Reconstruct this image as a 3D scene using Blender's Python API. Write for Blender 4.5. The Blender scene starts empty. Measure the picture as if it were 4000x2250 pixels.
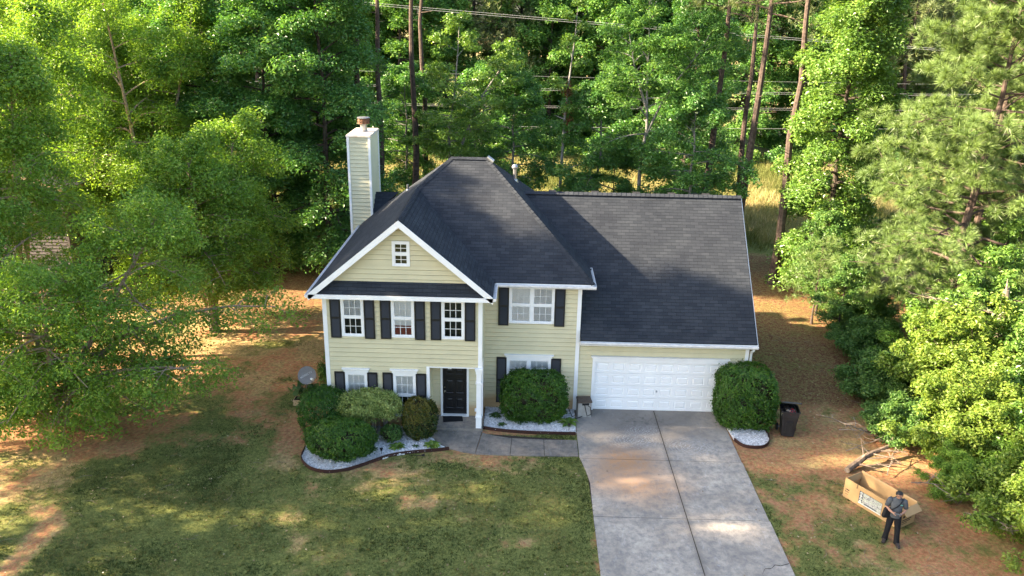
import bpy, bmesh, math, random
import numpy as np
from mathutils import Vector, Matrix
R_ = math.radians
sc = bpy.context.scene
col = sc.collection

# ---------------------------------------------------------------- camera
cam_d = bpy.data.cameras.new('camera'); cam = bpy.data.objects.new('camera', cam_d); col.objects.link(cam)
cx, cy, cz, yaw, pit, rol, fpx = -2.188, -27.384, 14.505, 0.012, 0.338, 0.020, 3123.2
fw = Vector((-math.sin(yaw)*math.cos(pit), math.cos(yaw)*math.cos(pit), -math.sin(pit)))
rt = Vector((math.cos(yaw), math.sin(yaw), 0)); up = rt.cross(fw)
r2 = math.cos(rol)*rt + math.sin(rol)*up; u2 = -math.sin(rol)*rt + math.cos(rol)*up
cam.matrix_world = Matrix(((r2.x, u2.x, -fw.x, cx), (r2.y, u2.y, -fw.y, cy), (r2.z, u2.z, -fw.z, cz), (0, 0, 0, 1)))
cam_d.sensor_width = 36; cam_d.lens = 36*fpx/4000; cam_d.clip_end = 2000; cam_d.clip_start = .5
sc.camera = cam
# ---------------------------------------------------------------- light
SUN_AZ, SUN_EL = 5.0, 24.5           # sun from the left, a little to the front
a, e = R_(SUN_AZ), R_(SUN_EL)
sdir = Vector((-math.cos(a)*math.cos(e), -math.sin(a)*math.cos(e), math.sin(e)))
w = bpy.data.worlds.new('World'); sc.world = w; w.use_nodes = True
nt = w.node_tree; bg = nt.nodes['Background']
sky = nt.nodes.new('ShaderNodeTexSky'); sky.sky_type = 'NISHITA'; sky.sun_disc = False
sky.sun_elevation = e; sky.sun_rotation = math.atan2(-math.cos(a), -math.sin(a)) % (2*math.pi)
sky.dust_density = 2.5; sky.ozone_density = 1.0
nt.links.new(sky.outputs[0], bg.inputs[0]); bg.inputs[1].default_value = 0.08
sd = bpy.data.lights.new('sun', 'SUN'); sd.energy = 5.0; sd.angle = R_(.55); sd.color = (1, .81, .57)
so = bpy.data.objects.new('sun', sd); col.objects.link(so); so.location = (-40, -8, 40)
so.rotation_euler = sdir.to_track_quat('Z', 'Y').to_euler()
sc.view_settings.view_transform = 'Standard'; sc.view_settings.look = 'None'
sc.view_settings.exposure = 3.0; sc.view_settings.gamma = 1
sc.render.engine = 'CYCLES'
sc.cycles.max_bounces = 7; sc.cycles.diffuse_bounces = 3; sc.cycles.glossy_bounces = 2
sc.cycles.transmission_bounces = 4; sc.cycles.transparent_max_bounces = 6
sc.cycles.use_denoising = True; sc.cycles.sample_clamp_indirect = 6; sc.cycles.caustics_reflective = False; sc.cycles.caustics_refractive = False

# ---------------------------------------------------------------- helpers
def tag(o, label=None, cat=None, group=None, kind=None):
    if label: o['label'] = label
    if cat: o['category'] = cat
    if group: o['group'] = group
    if kind: o['kind'] = kind
    return o
def empty(name, loc=(0, 0, 0), rz=0):
    o = bpy.data.objects.new(name, None); col.objects.link(o); o.location = loc; o.rotation_euler.z = rz
    o.empty_display_size = .2
    return o
def copy_tree(o, parent=None):
    c = o.copy(); col.objects.link(c)
    if parent: c.parent = parent
    for ch in [x for x in o.children]:
        copy_tree(ch, c)
    return c
class MB:
    """collects shapes, links them as one mesh object"""
    def __init__(s): s.v = []; s.f = []; s.m = []; s.uv = []
    def face(s, pts, mi=0, uv=None):
        b = len(s.v); s.v += [tuple(p) for p in pts]; s.f.append(tuple(range(b, b+len(pts)))); s.m.append(mi)
        s.uv.append(uv if uv else [(p[0]+p[1], p[2]) for p in pts])
    def box(s, x0, y0, z0, x1, y1, z1, mi=0, M=None):
        c = [Vector((x, y, z)) for z in (z0, z1) for y in (y0, y1) for x in (x0, x1)]
        if M: c = [M @ p for p in c]
        for q in ((0, 2, 3, 1), (4, 5, 7, 6), (0, 1, 5, 4), (2, 6, 7, 3), (0, 4, 6, 2), (1, 3, 7, 5)):
            s.face([c[i] for i in q], mi)
    def prism(s, poly, z0, z1, mi=0, mside=None, M=None):
        t = lambda p, z: (M @ Vector((p[0], p[1], z))) if M else Vector((p[0], p[1], z))
        if sum(poly[i-1][0]*poly[i][1]-poly[i][0]*poly[i-1][1] for i in range(len(poly))) < 0: poly = poly[::-1]
        s.face([t(p, z1) for p in poly], mi); s.face([t(p, z0) for p in poly][::-1], mi)
        for i in range(len(poly)):
            p, q = poly[i-1], poly[i]
            s.face([t(p, z0), t(q, z0), t(q, z1), t(p, z1)], mi if mside is None else mside)
    def tube(s, pts, rad, k=6, mi=0, cap=True):
        pts = [Vector(p) for p in pts]; n = len(pts)
        if not hasattr(rad, '__len__'): rad = [rad]*n
        rings = []; ref = None
        for i, p in enumerate(pts):
            d = (pts[min(i+1, n-1)]-pts[max(i-1, 0)]).normalized()
            if ref is None: ref = d.orthogonal().normalized()
            ref = (ref - d*ref.dot(d)); ref = ref.normalized() if ref.length > 1e-6 else d.orthogonal().normalized()
            b = d.cross(ref)
            rings.append([p+(ref*math.cos(t)+b*math.sin(t))*rad[i] for t in [2*math.pi*j/k for j in range(k)]])
        for i in range(n-1):
            for j in range(k):
                s.face([rings[i][j], rings[i][(j+1) % k], rings[i+1][(j+1) % k], rings[i+1][j]], mi)
        if cap: s.face(rings[0][::-1], mi); s.face(rings[-1], mi)
    def lathe(s, prof, c=(0, 0, 0), k=20, mi=0, M=None):
        ring = [[Vector((c[0]+r*math.cos(2*math.pi*j/k), c[1]+r*math.sin(2*math.pi*j/k), c[2]+z)) for j in range(k)] for r, z in prof]
        if M: ring = [[M @ p for p in r] for r in ring]
        for i in range(len(prof)-1):
            for j in range(k): s.face([ring[i][j], ring[i][(j+1) % k], ring[i+1][(j+1) % k], ring[i+1][j]], mi)
        s.face(ring[0][::-1], mi); s.face(ring[-1], mi)
    def build(s, name, mats, parent=None, smooth=False, weld=False):
        me = bpy.data.meshes.new(name); me.from_pydata(s.v, [], s.f)
        if not isinstance(mats, (list, tuple)): mats = [mats]
        for m in mats: me.materials.append(m)
        me.polygons.foreach_set('material_index', s.m)
        u = me.uv_layers.new(name='UVMap'); flat = [c for f in s.uv for p in f for c in p]
        u.data.foreach_set('uv', flat)
        if weld:
            bm = bmesh.new(); bm.from_mesh(me); bmesh.ops.remove_doubles(bm, verts=bm.verts, dist=1e-4)
            bmesh.ops.recalc_face_normals(bm, faces=bm.faces); bm.to_mesh(me); bm.free()
        if smooth: me.polygons.foreach_set('use_smooth', [True]*len(me.polygons))
        me.update()
        o = bpy.data.objects.new(name, me); col.objects.link(o)
        if parent: o.parent = parent
        return o
def np_mesh(name, V, F, mat, tone=None, smooth=False):
    """V (n,3), F (m,k) of one k"""
    me = bpy.data.meshes.new(name); V = np.asarray(V, np.float32); F = np.asarray(F, np.int32); m, k = F.shape
    me.vertices.add(len(V)); me.vertices.foreach_set('co', V.ravel())
    me.loops.add(m*k); me.loops.foreach_set('vertex_index', F.ravel())
    me.polygons.add(m); me.polygons.foreach_set('loop_start', np.arange(m, dtype=np.int32)*k)
    if tone is not None:
        at = me.attributes.new('tone', 'FLOAT', 'POINT'); at.data.foreach_set('value', np.asarray(tone, np.float32))
    me.update(calc_edges=True)
    me.polygons.foreach_set('use_smooth', np.full(m, smooth))
    me.materials.append(mat)
    return me
def link(name, me, parent=None, loc=None):
    o = bpy.data.objects.new(name, me); col.objects.link(o)
    if parent: o.parent = parent
    if loc: o.location = loc
    return o

# ---------------------------------------------------------------- materials
def newmat(name):
    m = bpy.data.materials.new(name); m.use_nodes = True; t = m.node_tree
    return m, t, t.nodes['Principled BSDF']
def N(t, ty, **k):
    n = t.nodes.new(ty)
    for a_, b_ in k.items():
        if a_.startswith('i_'): n.inputs[a_[2:].replace('_', ' ')].default_value = b_
        else: setattr(n, a_, b_)
    return n
def mixc(t, f, a_, b_, mode='MIX'):
    n = t.nodes.new('ShaderNodeMix'); n.data_type = 'RGBA'; n.blend_type = mode
    for s_, x in ((0, f), (6, a_), (7, b_)):
        if hasattr(x, 'type') or hasattr(x, 'is_linked'): t.links.new(x, n.inputs[s_])
        elif s_ == 0: n.inputs[0].default_value = x
        else: n.inputs[s_].default_value = (*x, 1) if len(x) == 3 else x
    return n.outputs[2]
def noise(t, vec, scale, detail=4, rough=.6, dist=0):
    n = N(t, 'ShaderNodeTexNoise'); n.inputs['Scale'].default_value = scale; n.inputs['Detail'].default_value = detail
    n.inputs['Roughness'].default_value = rough; n.inputs['Distortion'].default_value = dist
    if vec is not None: t.links.new(vec, n.inputs['Vector'])
    return n.outputs['Fac']
def ramp(t, fac, stops):
    n = N(t, 'ShaderNodeValToRGB'); cr = n.color_ramp
    while len(cr.elements) < len(stops): cr.elements.new(.5)
    for el, (p, c) in zip(cr.elements, stops):
        el.position = p; el.color = (c, c, c, 1) if not hasattr(c, '__len__') else (*c, 1)
    t.links.new(fac, n.inputs[0]); return n.outputs[0]
def objcoord(t, scale=None):
    c = N(t, 'ShaderNodeTexCoord').outputs['Object']
    if scale:
        mp = N(t, 'ShaderNodeMapping'); mp.inputs['Scale'].default_value = scale; t.links.new(c, mp.inputs[0]); return mp.outputs[0]
    return c
def bump(t, bsdf, h, strength=.3, dist=.02):
    b = N(t, 'ShaderNodeBump'); b.inputs['Strength'].default_value = strength; b.inputs['Distance'].default_value = dist
    t.links.new(h, b.inputs['Height']); t.links.new(b.outputs[0], bsdf.inputs['Normal'])
def mat(name, c, rough=.6, spec=.3, var=.15, vscale=3, bmp=0, bscale=60, metal=0, c2=None):
    m, t, b = newmat(name); oc = objcoord(t)
    f = noise(t, oc, vscale, 5)
    dark = c2 if c2 else tuple(x*(1-var*1.6) for x in c)
    lite = tuple(min(1, x*(1+var*.6)) for x in c)
    t.links.new(mixc(t, ramp(t, f, [(.3, 0), (.7, 1)]), dark, lite), b.inputs['Base Color'])
    b.inputs['Roughness'].default_value = rough; b.inputs['Specular IOR Level'].default_value = spec; b.inputs['Metallic'].default_value = metal
    if bmp: bump(t, b, noise(t, oc, bscale, 3), bmp)
    return m
def leafmat(name, c0, c1, c2, trans=.38, rough=.42, spec=.35, tcol=None):
    m, t, b = newmat(name); at = N(t, 'ShaderNodeAttribute', attribute_name='tone')
    c = ramp(t, at.outputs['Fac'], [(.05, c0), (.5, c1), (.95, c2)])
    t.links.new(c, b.inputs['Base Color']); b.inputs['Roughness'].default_value = rough; b.inputs['Specular IOR Level'].default_value = spec
    tr = N(t, 'ShaderNodeBsdfTranslucent')
    t.links.new(mixc(t, 1.0, c, tcol or (1.5, 1.45, .55), 'MULTIPLY'), tr.inputs[0])
    mx = N(t, 'ShaderNodeMixShader'); mx.inputs[0].default_value = trans
    t.links.new(b.outputs[0], mx.inputs[1]); t.links.new(tr.outputs[0], mx.inputs[2])
    t.links.new(mx.outputs[0], t.nodes['Material Output'].inputs[0])
    return m
def shingle_mat():
    m, t, b = newmat('asphalt_shingles'); uv = N(t, 'ShaderNodeUVMap', uv_map='UVMap').outputs[0]
    br = N(t, 'ShaderNodeTexBrick'); t.links.new(uv, br.inputs[0])
    br.inputs['Scale'].default_value = 1; br.inputs['Brick Width'].default_value = .32; br.inputs['Row Height'].default_value = .135
    br.inputs['Mortar Size'].default_value = .006; br.inputs['Mortar Smooth'].default_value = .3; br.inputs['Bias'].default_value = 0
    br.inputs['Color1'].default_value = (.0235, .0285, .037, 1); br.inputs['Color2'].default_value = (.036, .042, .052, 1); br.inputs['Mortar'].default_value = (.012, .015, .019, 1)
    f = noise(t, uv, .9, 3); g = noise(t, uv, 160, 2)
    c = mixc(t, ramp(t, f, [(.3, 0), (.7, 1)]), (.75, .75, .77), (1.12, 1.1, 1.06)); c = mixc(t, 1., br.outputs[0], c, 'MULTIPLY')
    c = mixc(t, 1., c, ramp(t, g, [(.3, .7), (.7, 1.25)]), 'MULTIPLY')
    t.links.new(c, b.inputs['Base Color']); b.inputs['Roughness'].default_value = .9; b.inputs['Specular IOR Level'].default_value = .2
    # each row steps up over the one below
    sx = N(t, 'ShaderNodeSeparateXYZ'); t.links.new(uv, sx.inputs[0])
    md = N(t, 'ShaderNodeMath', operation='MODULO'); t.links.new(sx.outputs[1], md.inputs[0]); md.inputs[1].default_value = .135
    ml = N(t, 'ShaderNodeMath', operation='MULTIPLY'); t.links.new(md.outputs[0], ml.inputs[0]); ml.inputs[1].default_value = -4.
    ad = N(t, 'ShaderNodeMath', operation='ADD'); t.links.new(ml.outputs[0], ad.inputs[0])
    iv = N(t, 'ShaderNodeMath', operation='MULTIPLY'); t.links.new(br.outputs['Fac'], iv.inputs[0]); iv.inputs[1].default_value = -.6
    t.links.new(iv.outputs[0], ad.inputs[1]); bump(t, b, ad.outputs[0], .8, .02)
    return m
def siding_mat(name, c, stain=True):
    m, t, b = newmat(name); oc = objcoord(t)
    f = noise(t, oc, 1.2, 5); g = noise(t, objcoord(t, (2, 2, 30)), 3, 3)
    cc = mixc(t, ramp(t, f, [(.3, 0), (.7, 1)]), tuple(x*.90 for x in c), tuple(x*1.05 for x in c))
    cc = mixc(t, ramp(t, g, [(.35, 0), (.75, .25)]), cc, tuple(x*.8 for x in c))
    if stain:   # red clay splashed on the lowest boards
        sx = N(t, 'ShaderNodeSeparateXYZ'); t.links.new(oc, sx.inputs[0])
        ad = N(t, 'ShaderNodeMath', operation='ADD'); t.links.new(sx.outputs[2], ad.inputs[0])
        ml = N(t, 'ShaderNodeMath', operation='MULTIPLY'); t.links.new(f, ml.inputs[0]); ml.inputs[1].default_value = -.7; t.links.new(ml.outputs[0], ad.inputs[1])
        cc = mixc(t, ramp(t, ad.outputs[0], [(-.0, .7), (.35, 0)]), cc, (.40, .22, .08))
    t.links.new(cc, b.inputs['Base Color']); b.inputs['Roughness'].default_value = .55; b.inputs['Specular IOR Level'].default_value = .25
    bump(t, b, noise(t, objcoord(t, (3, 3, 60)), 4, 3), .12, .01)
    return m
M = {}
M['shingle'] = shingle_mat()
M['siding'] = siding_mat('yellow_siding', (.62, .565, .37))
M['siding_pale'] = siding_mat('chimney_siding', (.66, .61, .42), False)  # slightly lighter than the wall siding, used on the chimney
M['white'] = mat('white_paint', (.84, .84, .83), .45, .35, .05, 2)
M['gwhite'] = mat('garage_white', (.86, .86, .85), .4, .35, .03, 1.2)
M['gutter'] = mat('gutter_white', (.72, .72, .72), .35, .4, .12, 6)
M['black'] = mat('black_paint', (.012, .012, .014), .45, .4, .2, 3)
M['black_matte'] = mat('black_matte', (.018, .018, .020), .8, .2, .2, 8)
M['door'] = mat('black_door', (.010, .010, .011), .35, .5, .1, 3)
M['metal'] = mat('galvanised', (.42, .43, .44), .35, .5, .2, 9, metal=.8)
M['rust'] = mat('rusty_steel', (.22, .11, .06), .7, .3, .4, 14, metal=.3, c2=(.07, .045, .035))
M['brass'] = mat('knob_metal', (.35, .30, .2), .3, .5, .1, 5, metal=1)
M['dark'] = mat('unlit_room_fill', (.045, .048, .045), .9, .1, .5, 3)  # near-black, paints the darkness behind the panes
M['blind'] = mat('blind_slats', (.93, .93, .92), .6, .3, .05, 3)
M['red'] = mat('dull_red_cloth', (.28, .07, .05), .8, .2, .2, 6)
M['soil'] = mat('dark_soil', (.03, .024, .02), .95, .1, .3, 5)
m_, t_, b_ = newmat('window_glass')
gl = N(t_, 'ShaderNodeBsdfGlossy'); gl.inputs['Roughness'].default_value = .02
tp = N(t_, 'ShaderNodeBsdfTransparent'); tp.inputs[0].default_value = (.98, .99, .99, 1)
fr = N(t_, 'ShaderNodeFresnel'); fr.inputs[0].default_value = 1.6
mx = N(t_, 'ShaderNodeMixShader'); t_.links.new(fr.outputs[0], mx.inputs[0]); t_.links.new(tp.outputs[0], mx.inputs[1]); t_.links.new(gl.outputs[0], mx.inputs[2])
t_.links.new(mx.outputs[0], t_.nodes['Material Output'].inputs[0]); M['glass'] = m_

# ---------------------------------------------------------------- value noise for the ground cover
_rg = np.random.default_rng(5); _lat = _rg.random((256, 256))
def vnoise(x, y):
    xi = np.floor(x).astype(int); yi = np.floor(y).astype(int); fx = x-xi; fy = y-yi
    fx = fx*fx*(3-2*fx); fy = fy*fy*(3-2*fy); g = lambda i, j: _lat[i & 255, j & 255]
    return (g(xi, yi)*(1-fx)+g(xi+1, yi)*fx)*(1-fy)+(g(xi, yi+1)*(1-fx)+g(xi+1, yi+1)*fx)*fy
def fbm(x, y, s, o=4):
    r = 0; a_ = .5; tot = 0
    for i in range(o): r = r+a_*vnoise(x*s+17.3*i, y*s+9.1*i); tot += a_; a_ *= .55; s *= 2.03
    return r/tot
def sstep(a_, b_, x): t = np.clip((x-a_)/(b_-a_), 0, 1); return t*t*(3-2*t)
def blob(x, y, cx_, cy_, rx, ry): return np.exp(-(((x-cx_)/rx)**2+((y-cy_)/ry)**2))
def cover(x, y):
    """green, dry and litter shares of the ground at x, y (rest is bare clay)"""
    n1 = fbm(x, y, .35); n2 = fbm(x+40, y-20, 1.1); n3 = fbm(x-11, y+70, 3.1, 3)
    n = .45*n1+.35*n2+.2*n3
    lawn = sstep(-18, -12, x)*sstep(.6, -.2, x)*sstep(-2.6, -5.5, y)
    lawn = np.maximum(lawn, sstep(-6.5, -8.5, y)*sstep(.6, -.2, x))
    left = sstep(-8.5, -11, x)*sstep(12, 7, y)
    g = .50*lawn + .22*left*sstep(-2.5, -5, y) + .02*left + .02*sstep(5.3, 6, x)*sstep(0, -2.5, y)
    g += .25*blob(x, y, 7.4, -4.6, .8, .6)+.22*blob(x, y, 8.2, -9.5, 1.4, 1.0)+.22*blob(x, y, 6.2, -9, .5, 1.3)-.12*sstep(5.3, 6, x)+.8*blob(x, y, -1.7, -2.08, 1.6, .16)
    d = .52*lawn + .38*left*sstep(-2.5, -5.5, y) + .4*left*sstep(3, 5.5, y)+.04*left + .13*sstep(5.3, 6, x)*sstep(0, -3, y)
    # bare patches
    path = np.exp(-((x+15.75)/.42)**2)*sstep(-6.8, -8.0, y)
    bare = .95*path + .5*blob(x, y, -13.2, -6.2, .8, .4)+.5*blob(x, y, -9.8, -2.6, .8, 1.5)+.35*blob(x, y, -2, -8.2, .5, .3)+.4*blob(x, y, 7, -2.7, 1, .5)
    bare += .45*blob(x, y, -18, -3, 3, 1.2)
    g = np.clip(g-bare+2.7*(n-.5), 0, 1)*(1-.85*np.clip(path, 0, 1)); d = np.clip(d-.8*bare+2.5*(fbm(x+9, y+31, .9)-.47)*(.55+.45*lawn)-.20*(1-lawn), 0, 1)*(1-.8*np.clip(path, 0, 1))
    lit = sstep(-8, -9.5, x)*sstep(8, 10, y)+sstep(-9, -8, x)*sstep(.5, 3.5, y+.2*(x-6)); lit = np.clip(lit, 0, 1)
    field = sstep(20.5, 24.5, y+2.5*(n1-.5)*2)
    g = g*(1-lit)+.10*lit*sstep(.5, .62, n); d = d*(1-lit)+.04*lit
    g = g*(1-field)+field*sstep(.42, .6, fbm(x, y, .22)); d = d*(1-field)+field*.95; lit = lit*(1-field)
    return np.clip(g, 0, 1), np.clip(d, 0, 1), lit
def axis(segs):
    out = []
    for a_, b_, st in segs: out += list(np.arange(a_, b_-1e-6, st))
    return np.array(out+[segs[-1][1]])
gx = axis([(-400, -100, 60), (-100, -40, 10), (-40, -24, 1), (-24, 14, .12), (14, 40, 1), (40, 100, 10), (100, 400, 60)])
gy = axis([(-120, -40, 10), (-40, -12, 1), (-12, 24, .12), (24, 60, .8), (60, 100, 8), (100, 600, 60)])
XX, YY = np.meshgrid(gx, gy); GX = XX.ravel(); GY = YY.ravel()
near = sstep(13, 9, np.abs(GX+5)-10)
Zg = (fbm(GX, GY, .5, 3)-.5)*.10*sstep(10.2, 11.5, np.abs(GX-.0))+(fbm(GX, GY, 2.2, 2)-.5)*.03
hard = sstep(-10.2, -9.6, GX)*sstep(7.4, 6.8, GX)*sstep(-5, -4.6, GY)*sstep(9, 8.6, GY)+sstep(-.4, .0, GX)*sstep(5.9, 5.5, GX)*sstep(1, .5, GY)
Zg = Zg*(1-np.clip(hard, 0, 1)) - .012 - .01*np.clip(hard, 0, 1)
nx, ny = len(gx), len(gy); ii = (np.arange(ny-1)[:, None]*nx+np.arange(nx-1)[None, :]).ravel()
m_, t_, b_ = newmat('yard_ground')
at = N(t_, 'ShaderNodeAttribute', attribute_name='soil'); sp = N(t_, 'ShaderNodeSeparateColor'); t_.links.new(at.outputs['Color'], sp.inputs[0])
oc = objcoord(t_); n1 = noise(t_, oc, 5, 8, .78); n2 = noise(t_, oc, 17, 6, .82); n3 = noise(t_, oc, 1.3, 4)
clay = mixc(t_, ramp(t_, n1, [(.3, 0), (.7, 1)]), (.17, .070, .033), (.40, .18, .092)); clay = mixc(t_, ramp(t_, n3, [(.4, 0), (.7, .6)]), clay, (.32, .165, .095))
dry = mixc(t_, ramp(t_, n2, [(.3, 0), (.7, 1)]), (.17, .105, .042), (.42, .30, .15))
grn = mixc(t_, ramp(t_, n2, [(.3, 0), (.72, 1)]), (.045, .062, .015), (.19, .195, .06))
lit = mixc(t_, ramp(t_, n2, [(.3, 0), (.7, 1)]), (.060, .026, .015), (.17, .072, .040))
def jit(f_, amt):   # ragged edges of every patch
    s1 = N(t_, 'ShaderNodeMath', operation='MULTIPLY_ADD'); t_.links.new(n2, s1.inputs[0]); s1.inputs[1].default_value = amt; s1.inputs[2].default_value = -amt/2
    s3 = N(t_, 'ShaderNodeMath', operation='MULTIPLY_ADD'); t_.links.new(n1, s3.inputs[0]); s3.inputs[1].default_value = amt; t_.links.new(s1.outputs[0], s3.inputs[2])
    s2 = N(t_, 'ShaderNodeMath', operation='ADD'); t_.links.new(f_, s2.inputs[0]); t_.links.new(s3.outputs[0], s2.inputs[1])
    return ramp(t_, s2.outputs[0], [(.5, 0), (.85, 1)])
c = mixc(t_, jit(sp.outputs[2], .8), clay, lit); c = mixc(t_, jit(sp.outputs[1], 1.1), c, dry); c = mixc(t_, jit(sp.outputs[0], 1.1), c, grn)
n4 = noise(t_, oc, 8, 3, .5); n5 = noise(t_, objcoord(t_, (1, 2.2, 1)), 26, 3, .9)
c = mixc(t_, 1., c, ramp(t_, n4, [(.28, .8), (.72, 1.5)]), 'MULTIPLY'); c = mixc(t_, 1., c, ramp(t_, n5, [(.25, .72), (.75, 1.6)]), 'MULTIPLY')
t_.links.new(c, b_.inputs['Base Color']); b_.inputs['Roughness'].default_value = .95; b_.inputs['Specular IOR Level'].default_value = .1
bump(t_, b_, n2, .9, .06)
me = np_mesh('ground', np.stack([GX, GY, Zg], 1), np.stack([ii, ii+1, ii+nx+1, ii+nx], 1), m_, smooth=True)
g_, d_, l_ = cover(GX, GY)
ca = me.attributes.new('soil', 'FLOAT_COLOR', 'POINT'); ca.data.foreach_set('color', np.stack([g_, d_, l_, np.ones_like(g_)], 1).astype(np.float32).ravel())
tag(link('ground', me), kind='structure')

# ---------------------------------------------------------------- concrete
def concrete(name, base=.33, clay_amt=1.):
    m, t, b = newmat(name); oc = objcoord(t)
    n1 = noise(t, oc, .55, 6, .65, .6); n2 = noise(t, oc, 4.5, 5, .7); n3 = noise(t, oc, 55, 3, .7); n4 = noise(t, objcoord(t, (3, .9, 1)), 1.6, 5, .75, 2.5)
    c = mixc(t, ramp(t, n1, [(.3, 0), (.68, 1)]), (base*.66, base*.58, base*.49), (base*1.52, base*1.33, base*1.09))
    c = mixc(t, ramp(t, n2, [(.32, .75), (.6, 0)]), c, (base*.42, base*.41, base*.42))
    c = mixc(t, ramp(t, n4, [(.56, 0), (.74, .5)]), c, (base*1.5, base*1.5, base*1.5))
    sx = N(t, 'ShaderNodeSeparateXYZ'); t.links.new(oc, sx.inputs[0])
    def mask(px, py, rx, ry):
        mp = N(t, 'ShaderNodeMapping'); mp.inputs['Location'].default_value = (-px/rx, -py/ry, 0); mp.inputs['Scale'].default_value = (1/rx, 1/ry, 0); t.links.new(oc, mp.inputs[0])
        gr = N(t, 'ShaderNodeTexGradient', gradient_type='SPHERICAL'); t.links.new(mp.outputs[0], gr.inputs[0])
        ml = N(t, 'ShaderNodeMath', operation='MULTIPLY'); t.links.new(gr.outputs['Fac'], ml.inputs[0]); t.links.new(ramp(t, n2, [(.25, .3), (.7, 1.6)]), ml.inputs[1]); return ml.outputs[0]
    if clay_amt > 1:
        for (px, py, rx, ry, k) in ((1.5, -3.6, 1.6, 1.3, 1.1), (1.9, -5., 2., 1.6, .7), (.8, -4.6, 1.2, 1.2, .5)):
            f = N(t, 'ShaderNodeMath', operation='MULTIPLY', use_clamp=True); t.links.new(mask(px, py, rx, ry), f.inputs[0]); f.inputs[1].default_value = k
            c = mixc(t, f.outputs[0], c, (.36, .21, .115))
        # darker towards the garage
        f = N(t, 'ShaderNodeMath', operation='MULTIPLY', use_clamp=True); t.links.new(mask(2.6, -.9, 4.2, 2.6), f.inputs[0]); f.inputs[1].default_value = .75
        c = mixc(t, f.outputs[0], c, (.095, .09, .085))
        # grime along the centre joint
        ab = N(t, 'ShaderNodeMath', operation='SUBTRACT'); t.links.new(sx.outputs[0], ab.inputs[0]); ab.inputs[1].default_value = 3.0
        a2 = N(t, 'ShaderNodeMath', operation='ABSOLUTE'); t.links.new(ab.outputs[0], a2.inputs[0])
        f = N(t, 'ShaderNodeMath', operation='MULTIPLY', use_clamp=True); t.links.new(ramp(t, a2.outputs[0], [(.02, .45), (.16, 0)]), f.inputs[0]); t.links.new(ramp(t, n2, [(.3, .5), (.6, 1)]), f.inputs[1])
        c = mixc(t, f.outputs[0], c, (.10, .085, .07))
        # pale curved tyre scuffs
        for (px, py, r0) in ((2.0, -2.2, 1.2), (4.0, -2.6, 1.3), (2.4, -1.5, .9)):
            mp = N(t, 'ShaderNodeMapping'); mp.inputs['Location'].default_value = (-px/r0, -py/r0*1.4, 0); mp.inputs['Scale'].default_value = (1/r0, 1.4/r0, 0); t.links.new(oc, mp.inputs[0])
            wv = N(t, 'ShaderNodeTexWave', wave_type='RINGS', rings_direction='Z'); t.links.new(mp.outputs[0], wv.inputs[0]); wv.inputs['Scale'].default_value = 3.2; wv.inputs['Distortion'].default_value = 9; wv.inputs['Detail'].default_value = 3; wv.inputs['Detail Scale'].default_value = 2.2
            gr = N(t, 'ShaderNodeTexGradient', gradient_type='SPHERICAL'); t.links.new(mp.outputs[0], gr.inputs[0])
            f = N(t, 'ShaderNodeMath', operation='MULTIPLY', use_clamp=True); t.links.new(ramp(t, wv.outputs['Fac'], [(.66, 0), (.95, .75)]), f.inputs[0]); t.links.new(gr.outputs['Fac'], f.inputs[1])
            c = mixc(t, f.outputs[0], c, (.42, .42, .42))
    else:
        c = mixc(t, ramp(t, n1, [(.45, 0), (.75, .45)]), c, (.36, .25, .17))
    c = mixc(t, ramp(t, n3, [(.25, .4), (.5, 0)]), c, (base*.45, base*.45, base*.45))
    t.links.new(c, b.inputs['Base Color']); b.inputs['Roughness'].default_value = .8; b.inputs['Specular IOR Level'].default_value = .25
    bump(t, b, n3, .25, .01)
    return m
M['drive'] = concrete('driveway_concrete', .33, 2.); M['walk'] = concrete('walkway_concrete', .21); M['porch'] = concrete('porch_concrete', .25)
M['joint'] = mat('joint_dirt', (.06, .05, .04), .95, .1, .4, 20)
def lerp_edge(pts, y):
    for (xa, ya), (xb, yb) in zip(pts, pts[1:]):
        if yb <= y <= ya: return xa+(xb-xa)*(ya-y)/(ya-yb)
    return pts[-1][0]
LE = [(.02, .4), (.0, 0), (-.05, -1.82), (-.05, -3.42), (.10, -4.2), (.2, -5.0), (.17, -6.7), (.16, -9.5), (.1, -14), (0, -34)]
d = MB(); zt = .012
rows = [(.11, -3.50), (-3.52, -6.80), (-6.82, -10.1), (-10.12, -13.4), (-13.42, -16.7), (-16.72, -34)]
for y0, y1 in rows:
    ys = sorted(set([y0, y1]+[p[1] for p in LE if y1 < p[1] < y0]), reverse=True)
    d.prism([(lerp_edge(LE, y), y) for y in ys]+[(2.985, y1), (2.985, y0)][0:2], -.08, zt)
    d.prism([(3.015, y0), (3.015, y1), (5.47, y1), (5.49, y0)], -.08, zt)
d.face([(-.04, .1, -.004), (.16, -5, -.004), (.18, -34, -.004), (5.46, -34, -.004), (5.46, .1, -.004)][::-1], 1)
crack = [(5.46, -8.75), (5.2, -8.85), (5.05, -8.82), (4.9, -8.98), (4.72, -9.0), (4.6, -9.2), (4.55, -9.5), (4.6, -9.9)]
for (xa, ya), (xb, yb) in zip(crack, crack[1:]): d.face([(xa, ya, zt+.004), (xa, ya-.03, zt+.004), (xb, yb-.03, zt+.004), (xb+.012, yb, zt+.004)], 1)
tag(d.build('driveway', [M['drive'], M['joint']]), kind='structure')
wk = MB()
wk.prism([(-.08, -2.31), (-.08, -3.37), (-1.24, -3.42), (-1.24, -2.32)], -.08, .012)
wk.prism([(-1.26, -2.32), (-1.26, -3.42), (-2.42, -3.43), (-2.38, -2.28)], -.08, .012)
wk.prism([(-2.40, -2.28), (-2.44, -3.43), (-3.62, -3.40), (-3.46, -1.95), (-3.0, -2.14)], -.08, .012)
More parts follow.
